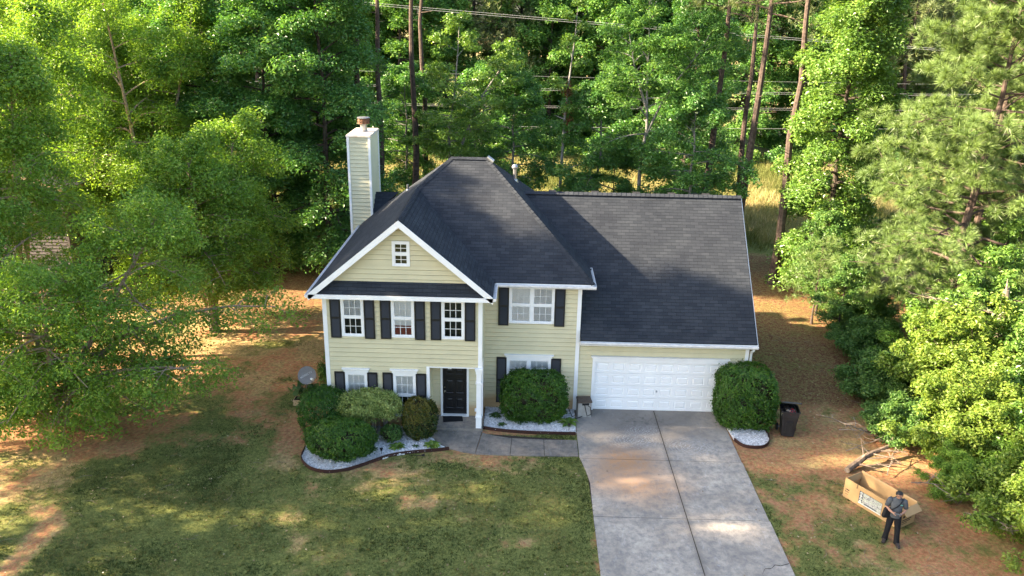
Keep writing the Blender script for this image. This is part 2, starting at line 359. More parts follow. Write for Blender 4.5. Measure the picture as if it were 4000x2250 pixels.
wk.prism([(-3.48, -1.87), (-3.64, -3.40), (-4.1, -3.27), (-4.52, -3.1), (-4.95, -2.75), (-5.25, -2.32), (-5.25, -2.0), (-5.12, -1.85)], -.08, .012)
wk.face([(-.1, -2.3, .0), (-3.4, -2.0, .0), (-3.6, -3.38, .0), (-.1, -3.36, .0)][::-1], 1)
tag(wk.build('walkway', [M['walk'], M['joint']]), kind='structure')

# ================================================================ HOUSE
house = tag(empty('house', (0, 0, 0)), 'pale yellow two-storey house with black shutters, grey shingle roof and attached garage', 'house')
YF = -1.67; XL = -9.0; XW = -3.53; XG = 6.31; YB = 8.2; ZE = 5.21; LAP = .172
def laps(mb, p0, p1, z0, z1, nrm, holes=(), phase=0., mi=0, slope=None):
    """lapped boards on a wall from p0 to p1 (plan), z0..z1, outward normal nrm; holes = (u0,u1,z0,z1); slope(u)->max z"""
    p0 = Vector((p0[0], p0[1])); p1 = Vector((p1[0], p1[1])); L = (p1-p0).length; du = (p1-p0)/L; nv = Vector(nrm)
    zs = sorted(set([z0, z1]+[h[2] for h in holes if z0 < h[2] < z1]+[h[3] for h in holes if z0 < h[3] < z1]))
    k = math.floor((z0-phase)/LAP)
    cuts = set(zs); z = phase+(k+1)*LAP
    while z < z1: cuts.add(z); z += LAP
    cuts = sorted(cuts)
    P3 = lambda u, z, off: (p0.x+du.x*u+nv.x*off, p0.y+du.y*u+nv.y*off, z)
    for za, zb in zip(cuts, cuts[1:]):
        if zb-za < 1e-4: continue
        zm = (za+zb)/2; fr_ = lambda z_: 1-((z_-phase) % LAP)/LAP
        oa = .022*(1-((za+1e-5-phase) % LAP)/LAP)+.002; ob = .022*(1-((zb-1e-5-phase) % LAP)/LAP)+.002
        iv = [(0., L)]
        if slope:
            u0, u1 = slope(zm); iv = [(u0, u1)]
        for h in holes:
            if h[2]-1e-4 <= za and zb <= h[3]+1e-4:
                iv = [q for a_, b_ in iv for q in ((a_, min(b_, h[0])), (max(a_, h[1]), b_)) if q[1]-q[0] > 1e-3]
        for a_, b_ in iv:
            if abs(((za-phase)/LAP)-round((za-phase)/LAP)) < 1e-3 and zb-za > .05:   # shadow gap under every board
                zg = za+.016
                mb.face([P3(a_, zg, -.03), P3(b_, zg, -.03), P3(b_, zg, oa), P3(a_, zg, oa)], mi); mb.face([P3(a_, za, -.03), P3(b_, za, -.03), P3(b_, zg, -.03), P3(a_, zg, -.03)], mi)
                mb.face([P3(a_, za, -.03), P3(b_, za, -.03), P3(b_, za, .003), P3(a_, za, .003)], mi)
            else: zg = za
            mb.face([P3(a_, zg, oa), P3(b_, zg, oa), P3(b_, zb, ob), P3(a_, zb, ob)], mi)
# windows: x0,x1,z0,z1 of the outside of the casing
UP = [(-8.395, -7.605), (-6.655, -5.855), (-4.915, -4.115)]
HOLES_F = [(u0+.06, u1-.06, 3.61, 4.95) for u0, u1 in UP]+[(-8.31, -7.64, .52, 2.12), (-6.60, -5.91, .52, 2.12), (-5.38, XW, 0., 2.46)]
wl = MB()
laps(wl, (XL, YF), (XW, YF), 0, 5.03, (0, -1), [(h[0]-XL, h[1]-XL, h[2], h[3]) for h in HOLES_F])
laps(wl, (XW, YF), (XW, 0), 2.46, 5.03, (1, 0))
laps(wl, (XW, -.85), (XW, 0), 0, 2.46, (1, 0))
HOLES_M = [(-2.55, -1.01, 3.58, 4.92), (-2.60, -1.06, .62, 2.08)]
laps(wl, (XW, 0), (0, 0), 0, 5.03, (0, -1), [(h[0]-XW, h[1]-XW, h[2], h[3]) for h in HOLES_M], phase=.03)
laps(wl, (0, .04), (XG, .04), 0, 3.0, (0, -1), [(.62, 5.50, -.1, 2.05)], phase=.05)
laps(wl, (-5.38, -.85), (XW, -.85), .1, 2.46, (0, -1), [(-5.02+5.38, -4.06+5.38, .1, 2.19)])
laps(wl, (-5.38, YF+.1), (-5.38, -.85), .1, 2.46, (1, 0))
laps(wl, (XL, YB), (XL, YF), 0, 5.03, (-1, 0))
laps(wl, (0, 0), (0, YB), 2.8, 5.03, (1, 0))
laps(wl, (XG, .04), (XG, YB), 0, 7.2, (1, 0), slope=lambda z: ((0, YB-.04) if z < 3.2 else (max(0, z-3.24), min(YB-.04, 8.30-(z-3.24)-.2))))
laps(wl, (XG, YB), (XL, YB), 0, 5.03, (0, 1))
# gable wall above the little roof
s_g = .835
laps(wl, (-9.3, YF), (-3.24, YF), 5.52, 7.6, (0, -1), [(-6.50+9.3, -6.02+9.3, 6.22, 6.98)],
     slope=lambda z: (max(0, (z-5.36)/s_g+.27), min(6.06, 6.06-(z-5.36)/s_g-.27)))
wl.face([(-5.38, YF, 2.46), (XW, YF, 2.46), (XW, -.85, 2.46), (-5.38, -.85, 2.46)], 1)   # porch ceiling
wl.box(-5.38, YF+.002, 2.40, XW, YF+.1, 2.461, 1)
wl.build('wall', [M['siding'], M['white']], house)
def trims(name, boxes, parent=house, m='white'):
    b = MB()
    for q in boxes: b.box(*q)
    return b.build(name, M[m], parent)
cb = .11; pr = .032
for q in [(XL-pr, YF-pr, 0, XL+cb, YF+.08, 5.03), (XW-cb, YF-pr, 2.46, XW+pr, YF+.10, 5.03), (-.11, -pr, 0, pr, .07, 5.03),
          (XG-.1, .04-pr, 0, XG+pr, .14, 2.98), (XW-.09, -.85-pr, .1, XW+pr, -.77, 2.44), (-5.47, YF-pr, .1, -5.38+.02, YF+.09, 2.46)]:
    trims('corner_board', [q])
trims('frieze_board', [(XL-.02, YF-.028, 4.93, XW-.12, YF+.01, 5.06)])
trims('frieze_board', [(XW+.04, -.03, 4.93, -.12, .01, 5.06)])
# ---- roof planes
rf = MB()
def plane(pts, eave_dir, thick=.05):
    """roof face with uv in metres: u along the eave, v up the slope; closed below by a parallel sheet"""
    pts = [Vector(p) for p in pts]; n = (pts[1]-pts[0]).cross(pts[2]-pts[0]).normalized()
    if n.z < 0: pts = pts[::-1]; n = -n
    ed = Vector(eave_dir).normalized(); vd = n.cross(ed)
    if vd.z < 0: vd = -vd
    zmin = min(pts, key=lambda p: p.z)
    uv = [(p.dot(ed)+50, (p-zmin).dot(vd)) for p in pts]
    rf.face(pts, 0, uv)
    low = [p-n*thick for p in pts]; rf.face(low[::-1], 1)
    for i in range(len(pts)): rf.face([low[i-1], low[i], pts[i], pts[i-1]], 1)
ZR = 8.845; EL = -9.41; GP = 7.835; YE = -.366; RY = 4.1; YG = -2.01
def sub(pts): return pts
plane([(EL, YG, ZE), (-6.27, YG, GP), (-6.27, 2.86, GP), (-5.07, RY, ZR), (EL, 8.57, ZE)], (0, 1, 0))
plane([(-6.27, YG, GP), (-3.13, YG, ZE), (-3.13, YE, ZE), (-6.27, 2.86, GP)], (0, 1, 0))
plane([(-3.13, YE, ZE), (.416, YE, ZE), (-3.65, RY, ZR), (-5.07, RY, ZR), (-6.27, 2.86, GP)], (1, 0, 0))
plane([(.416, YE, ZE), (.416, 8.57, ZE), (-3.65, RY, ZR)], (0, 1, 0))
plane([(EL, 8.57, ZE), (.416, 8.57, ZE), (-3.65, RY, ZR), (-5.07, RY, ZR)], (1, 0, 0))
XR = XG+.2
plane([(0.035, -.349, 3.03), (XR, -.349, 3.03), (XR, 4.15, 7.53), (-2.4, 4.15, 7.53), (-2.4, 2.3, 5.68), (.035, 1.6, 4.98)], (1, 0, 0))
plane([(-2.4, 8.65, 3.03), (XR, 8.65, 3.03), (XR, 4.15, 7.53), (-2.4, 4.15, 7.53)], (1, 0, 0))
# little roof under the gable
plane([(EL+.42, YG+.015, ZE), (-3.13-.42, YG+.015, ZE), (-3.13-.42, YF-.005, 5.60), (EL+.42, YF-.005, 5.60)], (1, 0, 0), .03)
plane([(EL+.05, YG+.015, ZE), (EL+.42, YG+.015, ZE), (EL+.42, YF-.005, 5.60), (EL+.36, YF-.005, 5.55)], (1, 0, 0), .03)
plane([(-3.13-.05, YG+.015, ZE), (-3.13-.42, YG+.015, ZE), (-3.13-.42, YF-.005, 5.60), (-3.13-.36, YF-.005, 5.55)], (1, 0, 0), .03)
# cricket behind the chimney
plane([(-9.0, 8.3, 6.45), (-7.85, 8.3, 6.47), (-8.9, 7.28, 5.60)], (1, 0, 0), .03)
plane([(-9.0, 8.3, 6.45), (-7.85, 8.3, 6.47), (-8.6, 9.0, 5.55)], (1, 0, 0), .03)
roof = rf.build('roof', [M['shingle'], M['black_matte']], house)
def caps(a_, b_, wd=.13, step=.19):
    mb = MB(); a_ = Vector(a_); b_ = Vector(b_); L = (b_-a_).length; dr = (b_-a_)/L
    side = Vector((-dr.y, dr.x, 0)).normalized(); upv = side.cross(dr); upv = upv if upv.z > 0 else -upv
    n = int(L/step)
    for i in range(n):
        p = a_+dr*(i*L/n); q = a_+dr*((i+1.25)*L/n); h0 = .012+.006*(i % 2); 
        for sg in (1, -1):
            drop = -wd*.62
            A = p+upv*(.045); B = q+upv*.028; Cc = q+side*wd*sg+upv*(.028+drop); D = p+side*wd*sg+upv*(.045+drop)
            mb.face([A, B, Cc, D] if sg > 0 else [D, Cc, B, A], 0, [(i*.37+.05, .02), (i*.37+.05, .1), (i*.37+.2, .1), (i*.37+.2, .02)])
        mb.face([p+upv*.045, p+side*wd+upv*(.045+drop), p+upv*.0, p-side*wd+upv*(.045+drop)], 0)
    return mb.build('ridge_cap', M['shingle'], roof)
caps((-5.07, RY, ZR), (-3.65, RY, ZR)); caps((.416, YE, ZE), (-3.65, RY, ZR), .12); caps((-6.27, YG, GP), (-6.27, 2.86, GP), .12)
caps((-6.27, 2.86, GP), (-5.07, RY, ZR), .12); caps((XR, 4.15, 7.53), (-2.1, 4.15, 7.53), .15)
# ---- fascia, rakes, gutters
def bar(mb, p, q, w_, h_, mi=0):
    """rectangular bar whose top edge runs p -> q: w_ horizontal thickness to the left of travel, h_ down"""
    p = Vector(p); q = Vector(q); dr = (q-p).normalized(); side = Vector((-dr.y, dr.x, 0)).normalized()*w_; dn = Vector((0, 0, -h_))
    c = [p, p+side, p+side+dn, p+dn]; e_ = [x+(q-p) for x in c]
    mb.face(c[::-1], mi); mb.face(e_, mi)
    for i in range(4): mb.face([c[i-1], c[i], e_[i], e_[i-1]], mi)
rk = MB()
bar(rk, (EL-.0, YG-.03, ZE+.0), (-6.27, YG-.03, GP-.0), .035, .24); bar(rk, (-6.27, YG-.03, GP), (-3.13, YG-.03, ZE), .035, .24)
bar(rk, (EL-.02, YG+.2, ZE-.02), (-6.27, YG+.2, GP-.10), .02, .20); bar(rk, (-6.27, YG+.2, GP-.10), (-3.11, YG+.2, ZE-.02), .02, .20)
bar(rk, (-9.12, YF-.035, 5.42), (-6.27, YF-.035, GP-.03), .03, .22); bar(rk, (-6.27, YF-.035, GP-.03), (-3.42, YF-.035, 5.42), .03, .22)
# sloping soffit between the rake and the gable wall
for (xa, za, xb, zb) in ((EL+.06, ZE-.05, -6.27, GP-.14), (-3.19, ZE-.05, -6.27, GP-.14)):
    rk.face([(xa, YG, za), (xb, YG, zb), (xb, YF, zb), (xa, YF, za)])
rk.build('rake_board', M['white'], house)
fb = MB()
fb.box(EL, YG-.03, ZE-.17, -3.13, YG+.012, ZE-.02); fb.box(EL+.02, YG+.012, ZE-.17, -3.15, YF-.03, ZE-.15)       # beam below the little roof
fb.box(EL-.02, YG-.028, ZE-.20, EL+.02, 8.57, ZE-.03); fb.box(EL+.02, YF+.0, ZE-.19, XL, 8.4, ZE-.17)
fb.box(-3.16, YG-.028, ZE-.19, -3.12, YE-.1, ZE-.03)
fb.box(-3.1, YE-.0, ZE-.18, .40, YE+.03, ZE-.03); fb.box(-3.5, YE+.03, ZE-.19, .38, -.03, ZE-.165); fb.box(.375, YE+.03, ZE-.18, .41, 1.9, ZE-.03); fb.box(.04, -.03, ZE-.19, .375, 1.95, ZE-.165)
fb.box(.04, -.345, 2.83, XR-.02, -.31, 2.99); fb.box(.04, -.31, 2.82, XR-.02, .02, 2.85)
bar(fb, (XR+.025, -.345, 3.0), (XR+.025, 4.15, 7.5), .03, .15); bar(fb, (XR+.025, 4.15, 7.5), (XR+.025, 8.65, 3.0), .03, .2)
fb.build('fascia', M['white'], house)
def gutter(p, q, out):
    mb = MB(); p = Vector(p); q = Vector(q); o_ = Vector(out); n = 10
    prof = [(0.0, 0), (0.0, -.11), (.07, -.11), (.105, -.06), (.105, .0), (.09, .0), (.09, -.04), (.06, -.09), (.012, -.09), (.012, 0)]
    for i in range(n):
        a_ = p.lerp(q, i/n); b_ = p.lerp(q, (i+1)/n)
        for (o0, z0), (o1, z1) in zip(prof, prof[1:]):
            mb.face([a_+o_*o0+Vector((0, 0, z0)), b_+o_*o0+Vector((0, 0, z0)), b_+o_*o1+Vector((0, 0, z1)), a_+o_*o1+Vector((0, 0, z1))])
    for e_ in (p, q): mb.face([e_+o_*a_+Vector((0, 0, b_)) for a_, b_ in prof[:5]])
    return mb.build('gutter', M['gutter'], house)
gutter((.05, -.347, 3.0), (XR+.02, -.347, 2.97), (0, -1, 0)); gutter((-3.02, YE-.002, 5.16), (.50, YE-.002, 5.14), (0, -1, 0))
gutter((.412, YE, 5.14), (.412, 1.75, 5.16), (1, 0, 0)); gutter((-3.118, YG-.03, 5.19), (-3.118, YE-.12, 5.19), (1, 0, 0)); gutter((EL-.022, 8.5, 5.18), (EL-.022, YG, 5.16), (-1, 0, 0))
dsp = MB()
dsp.tube([(6.38, -.38, 2.88), (6.38, -.36, 2.78), (6.41, -.06, 2.62), (6.41, -.03, 2.5), (6.41, -.03, .2), (6.42, -.2, .06)], .045, 8)
dsp.build('downspout', M['gutter'], house, smooth=True)
# ---- windows and shutters
def window(x0, x1, z0, z1, y, cols=3, rows=4, double=False, header=False, blinds=None, depth=.25, sill=True):
    """casing outside x0..x1, z0..z1; parts: window casing > pane, blind, grille"""
    f = MB(); t = .075
    f.box(x0, y-.045, z0, x0+t, y+.02, z1); f.box(x1-t, y-.045, z0, x1, y+.02, z1)
    f.box(x0+t, y-.045, z1-t, x1-t, y+.02, z1); f.box(x0+t, y-.052, z0, x1-t, y+.02, z0+t*.8)
    xm = (x0+x1)/2; bays = [(x0+t, x1-t)]
    if double:
        f.box(xm-.05, y-.045, z0+t*.8, xm+.05, y+.02, z1-t); bays = [(x0+t, xm-.05), (xm+.05, x1-t)]
    if header:
        f.box(x0-.04, y-.06, z1, x1+.04, y+.02, z1+.10); f.box(x0-.07, y-.09, z1+.10, x1+.07, y+.02, z1+.135); f.box(x0-.10, y-.115, z1+.135, x1+.10, y+.02, z1+.165)
    pn = MB(); gr = MB(); bl = MB()
    for bi, (a_, b_) in enumerate(bays):
        zb, zt_ = z0+t*.8, z1-t; zm = (zb+zt_)/2
        s = .035
        f.box(a_, y-.03, zm-.03, b_, y+.015, zm+.03)                       # meeting rail
        for (lo, hi, off) in ((zb, zm-.03, 0.), (zm+.03, zt_, -.012)):
            f.box(a_, y-.02+off, lo, a_+s, y+.015, hi); f.box(b_-s, y-.02+off, lo, b_, y+.015, hi)
            f.box(a_+s, y-.02+off, lo, b_-s, y+.015, lo+s); f.box(a_+s, y-.02+off, hi-s, b_-s, y+.015, hi)
            pn.face([(a_+s, y-.004+off, lo+s), (b_-s, y-.004+off, lo+s), (b_-s, y-.004+off, hi-s), (a_+s, y-.004+off, hi-s)])
            for i in range(1, cols): 
                u = a_+s+(b_-a_-2*s)*i/cols; gr.box(u-.009, y-.012+off, lo+s, u+.009, y-.005+off, hi-s)
            for i in range(1, rows//2):
                u = lo+s+(hi-lo-2*s)*i/(rows//2); gr.box(a_+s, y-.0125+off, u-.009, b_-s, y-.0055+off, u+.009)
        # shallow dark box, its colour stands in for the unlit room behind
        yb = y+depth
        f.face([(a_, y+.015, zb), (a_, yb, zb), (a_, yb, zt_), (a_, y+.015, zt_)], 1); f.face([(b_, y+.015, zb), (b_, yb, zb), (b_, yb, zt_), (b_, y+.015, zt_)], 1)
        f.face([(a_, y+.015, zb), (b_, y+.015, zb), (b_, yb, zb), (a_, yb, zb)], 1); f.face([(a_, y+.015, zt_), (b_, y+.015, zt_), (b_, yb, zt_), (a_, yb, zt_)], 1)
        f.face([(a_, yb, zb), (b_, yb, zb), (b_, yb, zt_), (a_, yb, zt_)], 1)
        bz = blinds[bi] if blinds else None
        if bz:
            lo = zb+(zt_-zb)*bz[0]; z = zt_-.02
            while z > lo:
                tl = bz[1]; bl.face([(a_+.01, y+.016, z-.040*tl), (b_-.01, y+.016, z-.040*tl), (b_-.01, y+.016+.028*(1.1-tl), z), (a_+.01, y+.016+.028*(1.1-tl), z)])
                z -= .042
            bl.box(a_+.01, y+.03, lo-.03, b_-.01, y+.05, lo)
    o = f.build('window', [M['white'], M['dark']], house)
    pn.build('pane', M['glass'], o); gr.build('grille', M['white'], o)
    if bl.v: bl.build('blind', M['blind'], o)
    return o
window(-8.395, -7.605, 3.55, 5.02-.01, YF, blinds=[(.52, .55)])
w2 = window(-6.655, -5.855, 3.55, 5.005, YF, blinds=[(.30, .95)])
q = MB(); q.box(-6.55, YF+.03, 3.62, -5.95, YF+.1, 3.98); q.build('curtain', M['red'], w2)
window(-4.915, -4.115, 3.53, 4.995, YF)
window(-8.37, -7.58, .46, 2.17, YF, header=True, blinds=[(.5, .98)])
window(-6.66, -5.85, .46, 2.17, YF, header=True, blinds=[(.48, .8)])
window(-2.61, -.95, 3.52, 4.98, 0, double=True, blinds=[(0.03, .95), (.03, .7)])
window(-2.66, -1.0, .56, 2.12, 0, double=True, header=True, blinds=[(.03, .98), (.03, .98)])
window(-6.56, -5.96, 6.16, 7.04, YF, cols=2, blinds=None)
def shutter(xc, z0, z1, y, wd=.365):
    h = z1-z0; f = MB(); b = .05; mid = h*.5; yb = y-.03
    for q in ((-wd/2, 0, -wd/2+b, h), (wd/2-b, 0, wd/2, h), (-wd/2+b, 0, wd/2-b, b), (-wd/2+b, h-b*1.2, wd/2-b, h), (-wd/2+b, mid-.04, wd/2-b, mid+.04)):
        f.box(xc+q[0], yb-.035, z0+q[1], xc+q[2], yb, z0+q[3])
    f.box(xc-wd/2+b, yb-.008, z0+b, xc+wd/2-b, yb, z0+h-b)
    for lo, hi in ((b, mid-.04), (mid+.04, h-b*1.2)):
        z = lo
        while z < hi-.02:
            f.face([(xc-wd/2+b, yb-.03, z0+z), (xc+wd/2-b, yb-.03, z0+z), (xc+wd/2-b, yb-.01, z0+z+.04), (xc-wd/2+b, yb-.01, z0+z+.04)]); z += .042
    return f.build('shutter', M['black'], house)
for u0, u1 in UP:
    shutter(u0-.195, 3.49, 5.0, YF); shutter(u1+.195, 3.48, 4.99, YF)
for u0, u1 in ((-8.37, -7.58), (-6.66, -5.85)):
    shutter(u0-.19, .42, 2.19, YF); shutter(u1+.185, .42, 2.18, YF)
shutter(-2.81, 3.43, 4.96, 0, .38); shutter(-.755, 3.43, 4.95, 0, .38); shutter(-2.855, .27, 2.15, 0, .38); shutter(-.81, .27, 2.14, 0, .38)
# ---- garage door
gd = MB(); X0, X1, ZT, Yg = .665, 5.485, 2.05, .10
rows_n, cols_n = 4, 8; rh = ZT/rows_n
for r in range(rows_n):
    za, zb = r*rh+.006, (r+1)*rh-.004; zc = [za, za+.10, zb-.10, zb]
    wc = (X1-X0)/cols_n
    gd.face([(X0, Yg, zb), (X1, Yg, zb), (X1, Yg+.03, zb), (X0, Yg+.03, zb)]); gd.face([(X0, Yg, za), (X1, Yg, za), (X1, Yg+.03, za), (X0, Yg+.03, za)])
    gd.face([(X0, Yg, za), (X1, Yg, za), (X1, Yg, zc[1]), (X0, Yg, zc[1])]); gd.face([(X0, Yg, zc[2]), (X1, Yg, zc[2]), (X1, Yg, zb), (X0, Yg, zb)])
    for cc in range(cols_n):
        a_, b_ = X0+cc*wc, X0+(cc+1)*wc; p0, p1 = a_+.075, b_-.075
        gd.face([(a_, Yg, zc[1]), (p0, Yg, zc[1]), (p0, Yg, zc[2]), (a_, Yg, zc[2])]); gd.face([(p1, Yg, zc[1]), (b_, Yg, zc[1]), (b_, Yg, zc[2]), (p1, Yg, zc[2])])
        def rect(i, yy): return [(p0+i, yy, zc[1]+i), (p1-i, yy, zc[1]+i), (p1-i, yy, zc[2]-i), (p0+i, yy, zc[2]-i)]
        lv = [rect(0, Yg), rect(.012, Yg+.018), rect(.03, Yg+.018), rect(.055, Yg-.004)]
        for A, B in zip(lv, lv[1:]):
            for k in range(4): gd.face([A[k], A[(k+1) % 4], B[(k+1) % 4], B[k]])
        gd.face(lv[-1])
gd.face([(X0, Yg+.03, 0), (X1, Yg+.03, 0), (X1, Yg+.03, ZT), (X0, Yg+.03, ZT)])
gdo = gd.build('garage_door', M['gwhite'], house)
h = MB(); h.box(3.03, Yg-.03, .78, 3.06, Yg-.002, .86); h.box(3.02, Yg-.05, .81, 3.075, Yg-.03, .83); h.build('handle', M['metal'], gdo)
gt = MB()
gt.box(.56, -.0, .02, .66, .10, 2.05); gt.box(5.49, -.0, .02, 5.59, .10, 2.05); gt.box(.56, -.001, 2.05, 5.59, .10, 2.17)
gt.box(.545, -.03, 2.17, 5.605, .10, 2.22); gt.box(.52, -.06, 2.22, 5.63, .1, 2.25); gt.box(.49, -.09, 2.25, 5.66, .1, 2.275)
gt.build('garage_door_trim', M['white'], house)
# ---- porch
pc = MB(); pc.prism([(-5.36, -.86), (-5.36, YF), (-5.15, YF), (-5.15, -1.84), (-3.46, -1.84), (-3.46, -.86)], -.05, .1)
pc.build('porch_slab', M['porch'], house)
fd = MB(); DX0, DX1, DY = -4.98, -4.10, -.80; Z0, Z1 = .14, 2.15
fd.box(DX0, DY, Z0, DX1, DY+.05, Z1)
for (c0, c1) in ((.10, .41), (.47, .78)):
    for (a_, b_) in ((.22, .68), (.84, 1.42), (1.60, 1.86)):
        x_0, x_1, z_0, z_1 = DX0+c0, DX0+c1, Z0+a_, Z0+b_; 
        def rc(i, yy): return [(x_0+i, yy, z_0+i), (x_1-i, yy, z_0+i), (x_1-i, yy, z_1-i), (x_0+i, yy, z_1-i)]
        lv = [rc(0, DY-.001), rc(.0, DY-.012), rc(.02, DY-.012), rc(.035, DY-.003), rc(.06, DY-.003), rc(.085, DY-.014)]
        for A, B in zip(lv, lv[1:]):
            for k in range(4): fd.face([A[k], A[(k+1) % 4], B[(k+1) % 4], B[k]])
        fd.face(lv[-1])
fdo = fd.build('front_door', M['door'], house)
kb = MB(); kb.lathe([(.0, 0), (.03, .0), (.012, .012), (.012, .03), (.03, .04), (.032, .055), (.02, .068), (0, .07)], k=12, M=Matrix.Translation((DX0+.06, DY, 1.05)) @ Matrix.Rotation(R_(90), 4, 'X'))
kb.build('door_knob', M['brass'], fdo); kb = MB(); kb.lathe([(0, 0), (.028, 0), (.028, .02), (0, .022)], k=12, M=Matrix.Translation((DX0+.06, DY, 1.22)) @ Matrix.Rotation(R_(90), 4, 'X')); kb.build('deadbolt', M['brass'], fdo)
df = MB(); df.box(-5.06, -.90, .1, -4.985, -.76, 2.19); df.box(-4.095, -.90, .1, -4.02, -.76, 2.19); df.box(-4.985, -.90, 2.155, -4.095, -.76, 2.19); df.box(-5.06, -.95, .1, -4.02, -.76, .135)
df.build('door_frame', M['white'], house)
ob = MB(); ob.box(-3.80, -.915, .30, -3.68, -.87, .42); ob.box(-3.775, -.93, .32, -3.705, -.915, .40); ob.build('outlet_box', M['white'], house)
pn_ = MB(); pn_.box(DX0+.19, DY-.025, 1.97, DX0+.32, DY-.013, 2.05); pn_.box(DX0+.205, DY-.0265, 1.995, DX0+.235, DY-.0255, 2.025, 1); pn_.box(DX0+.245, DY-.0265, 1.995, DX0+.268, DY-.0255, 2.025, 1)
pn_.build('door_plate', [M['white'], M['black']], fdo)
pp = MB(); px0, px1, py0, py1 = -3.71, -3.50, -1.80, -1.59
pp.box(px0+.02, py0+.02, .1, px1-.02, py1-.02, 2.40)
for z0, z1, g in ((.1, .52, .005), (.52, .56, -.015), (1.86, 1.9, -.008), (2.25, 2.34, .0), (2.34, 2.40, -.015), (2.40, 2.455, -.03)): pp.box(px0+g, py0+g, z0, px1-g, py1-g, z1)
pp.build('porch_post', M['white'], house)
# ---- chimney
CX0, CX1, CY0, CY1, CZ = -9.84, -8.917, 7.26, 9.3, 9.08
ch = MB()
laps(ch, (CX0, CY0), (CX1, CY0), 0, CZ, (0, -1)); laps(ch, (CX1, CY0), (CX1, CY1), 0, CZ, (1, 0)); laps(ch, (CX1, CY1), (CX0, CY1), 0, CZ, (0, 1)); laps(ch, (CX0, CY1), (CX0, CY0), 0, CZ, (-1, 0))
for x_, y_ in ((CX0, CY0), (CX1, CY0), (CX1, CY1), (CX0, CY1)): ch.box(x_-.05, y_-.05, 0, x_+.05, y_+.05, CZ-.001, 1)
cho = ch.build('chimney', [M['siding_pale'], M['white']], house)
cc_ = MB(); cc_.box(CX0-.07, CY0-.07, CZ, CX1+.07, CY1+.07, CZ+.07); cc_.prism([(CX0-.05, CY0-.05), (CX1+.05, CY0-.05), (CX1+.05, CY1+.05), (CX0-.05, CY1+.05)], CZ+.07, CZ+.09)
cc_.build('chimney_cap', mat('chimney_cap_metal', (.66, .64, .60), .5, .3, .2, 4, c2=(.5, .4, .3)), cho)
fl = MB(); fc = ((CX0+CX1)/2+.05, (CY0+CY1)/2, CZ+.09)
fl.lathe([(.26, 0), (.18, .06), (.155, .09), (.155, .45), (.20, .46), (.20, .50)], fc, 18)
fl.lathe([(.165, .5), (.165, .84)], fc, 18, 1)
for k in range(12):
    an = k*math.pi/6; fl.box(-.012, -.004, .50, .012, .004, .84, 1, M=Matrix.Translation(fc) @ Matrix.Rotation(an, 4, 'Z') @ Matrix.Translation((.265, 0, 0)))
fl.lathe([(.262, .66), (.275, .66), (.275, .71), (.262, .71)], fc, 18, 1); fl.lathe([(.25, .50), (.275, .50), (.275, .55), (.25, .55)], fc, 18, 1)
fl.lathe([(.28, .84), (.285, .87), (.25, .90), (.10, .93), (0, .935)], fc, 18, 0); fl.lathe([(.245, .55), (.245, .80)], fc, 18, 1)
fl.v = [(x_, y_, CZ+.09+(z_-CZ-.09)*.70) for x_, y_, z_ in fl.v]; fl.build('flue_pipe', [M['metal'], M['rust']], cho)
# ---- roof vents
def vent(x, y, z, r, h_, hat):
    v = MB(); v.lathe([(r*2.2, -.12), (r*1.7, .05), (r, .10), (r, h_)], (x, y, z), 14)
    if hat: v.lathe([(r*1.5, h_-.12), (r*1.75, h_-.08), (r*1.75, h_-.03), (r*1.1, h_+.05), (0, h_+.06)], (x, y, z), 14)
    v.build('vent_pipe', M['metal'], roof, smooth=False)
vent(-2.55, 4.9, 7.80, .075, .62, True); vent(-7.0, 5.3, 7.18, .05, .28, False)
v = MB(); v.tube([(-3.62, 3.95, 8.93), (-3.38, 3.90, 8.76)], .075, 10); v.build('roof_vent', M['metal'], roof)
for x_, dz in ((-1.0, 0), (.75, .01), (2.45, 0), (3.9, .0), (5.3, 0)):
    v = MB(); v.box(x_-.12, 4.75, 6.8, x_+.12, 5.05, 7.40); v.box(x_-.15, 4.72, 7.40, x_+.15, 5.08, 7.425); v.build('roof_vent', M['black_matte'], roof)
#PART2
# ================================================================ VEGETATION
M['bark_pine'] = mat('pine_bark', (.095, .070, .058), .9, .1, .4, 6, .5, 25, c2=(.04, .03, .026))
M['bark_grey'] = mat('grey_bark', (.24, .23, .21), .85, .15, .35, 5, .4, 30, c2=(.10, .095, .085))
M['bark_birch'] = mat('peeling_birch_bark', (.34, .265, .20), .8, .15, .35, 7, .4, 18, c2=(.17, .11, .08))
M['bark_dark'] = mat('dark_bark', (.075, .06, .048), .9, .1, .4, 6, .5, 25)
M['dead'] = mat('dead_wood', (.23, .19, .15), .9, .1, .4, 8, .3, 30, c2=(.11, .085, .065))
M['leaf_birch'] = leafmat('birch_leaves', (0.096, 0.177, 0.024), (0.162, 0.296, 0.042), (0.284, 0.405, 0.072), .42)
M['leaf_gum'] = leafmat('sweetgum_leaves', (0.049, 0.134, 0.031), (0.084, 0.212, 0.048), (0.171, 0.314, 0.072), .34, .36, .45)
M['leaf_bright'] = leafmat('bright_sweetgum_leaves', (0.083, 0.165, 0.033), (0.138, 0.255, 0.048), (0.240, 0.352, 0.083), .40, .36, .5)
M['leaf_vine'] = leafmat('vine_leaves', (0.095, 0.162, 0.024), (0.169, 0.257, 0.041), (0.297, 0.365, 0.074), .45, .45, .35)
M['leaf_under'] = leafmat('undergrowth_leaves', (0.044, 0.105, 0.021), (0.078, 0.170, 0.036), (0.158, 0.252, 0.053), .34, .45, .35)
M['leaf_far'] = leafmat('woodland_leaves', (0.052, 0.130, 0.030), (0.096, 0.221, 0.046), (0.210, 0.347, 0.084), .36, .5, .25)
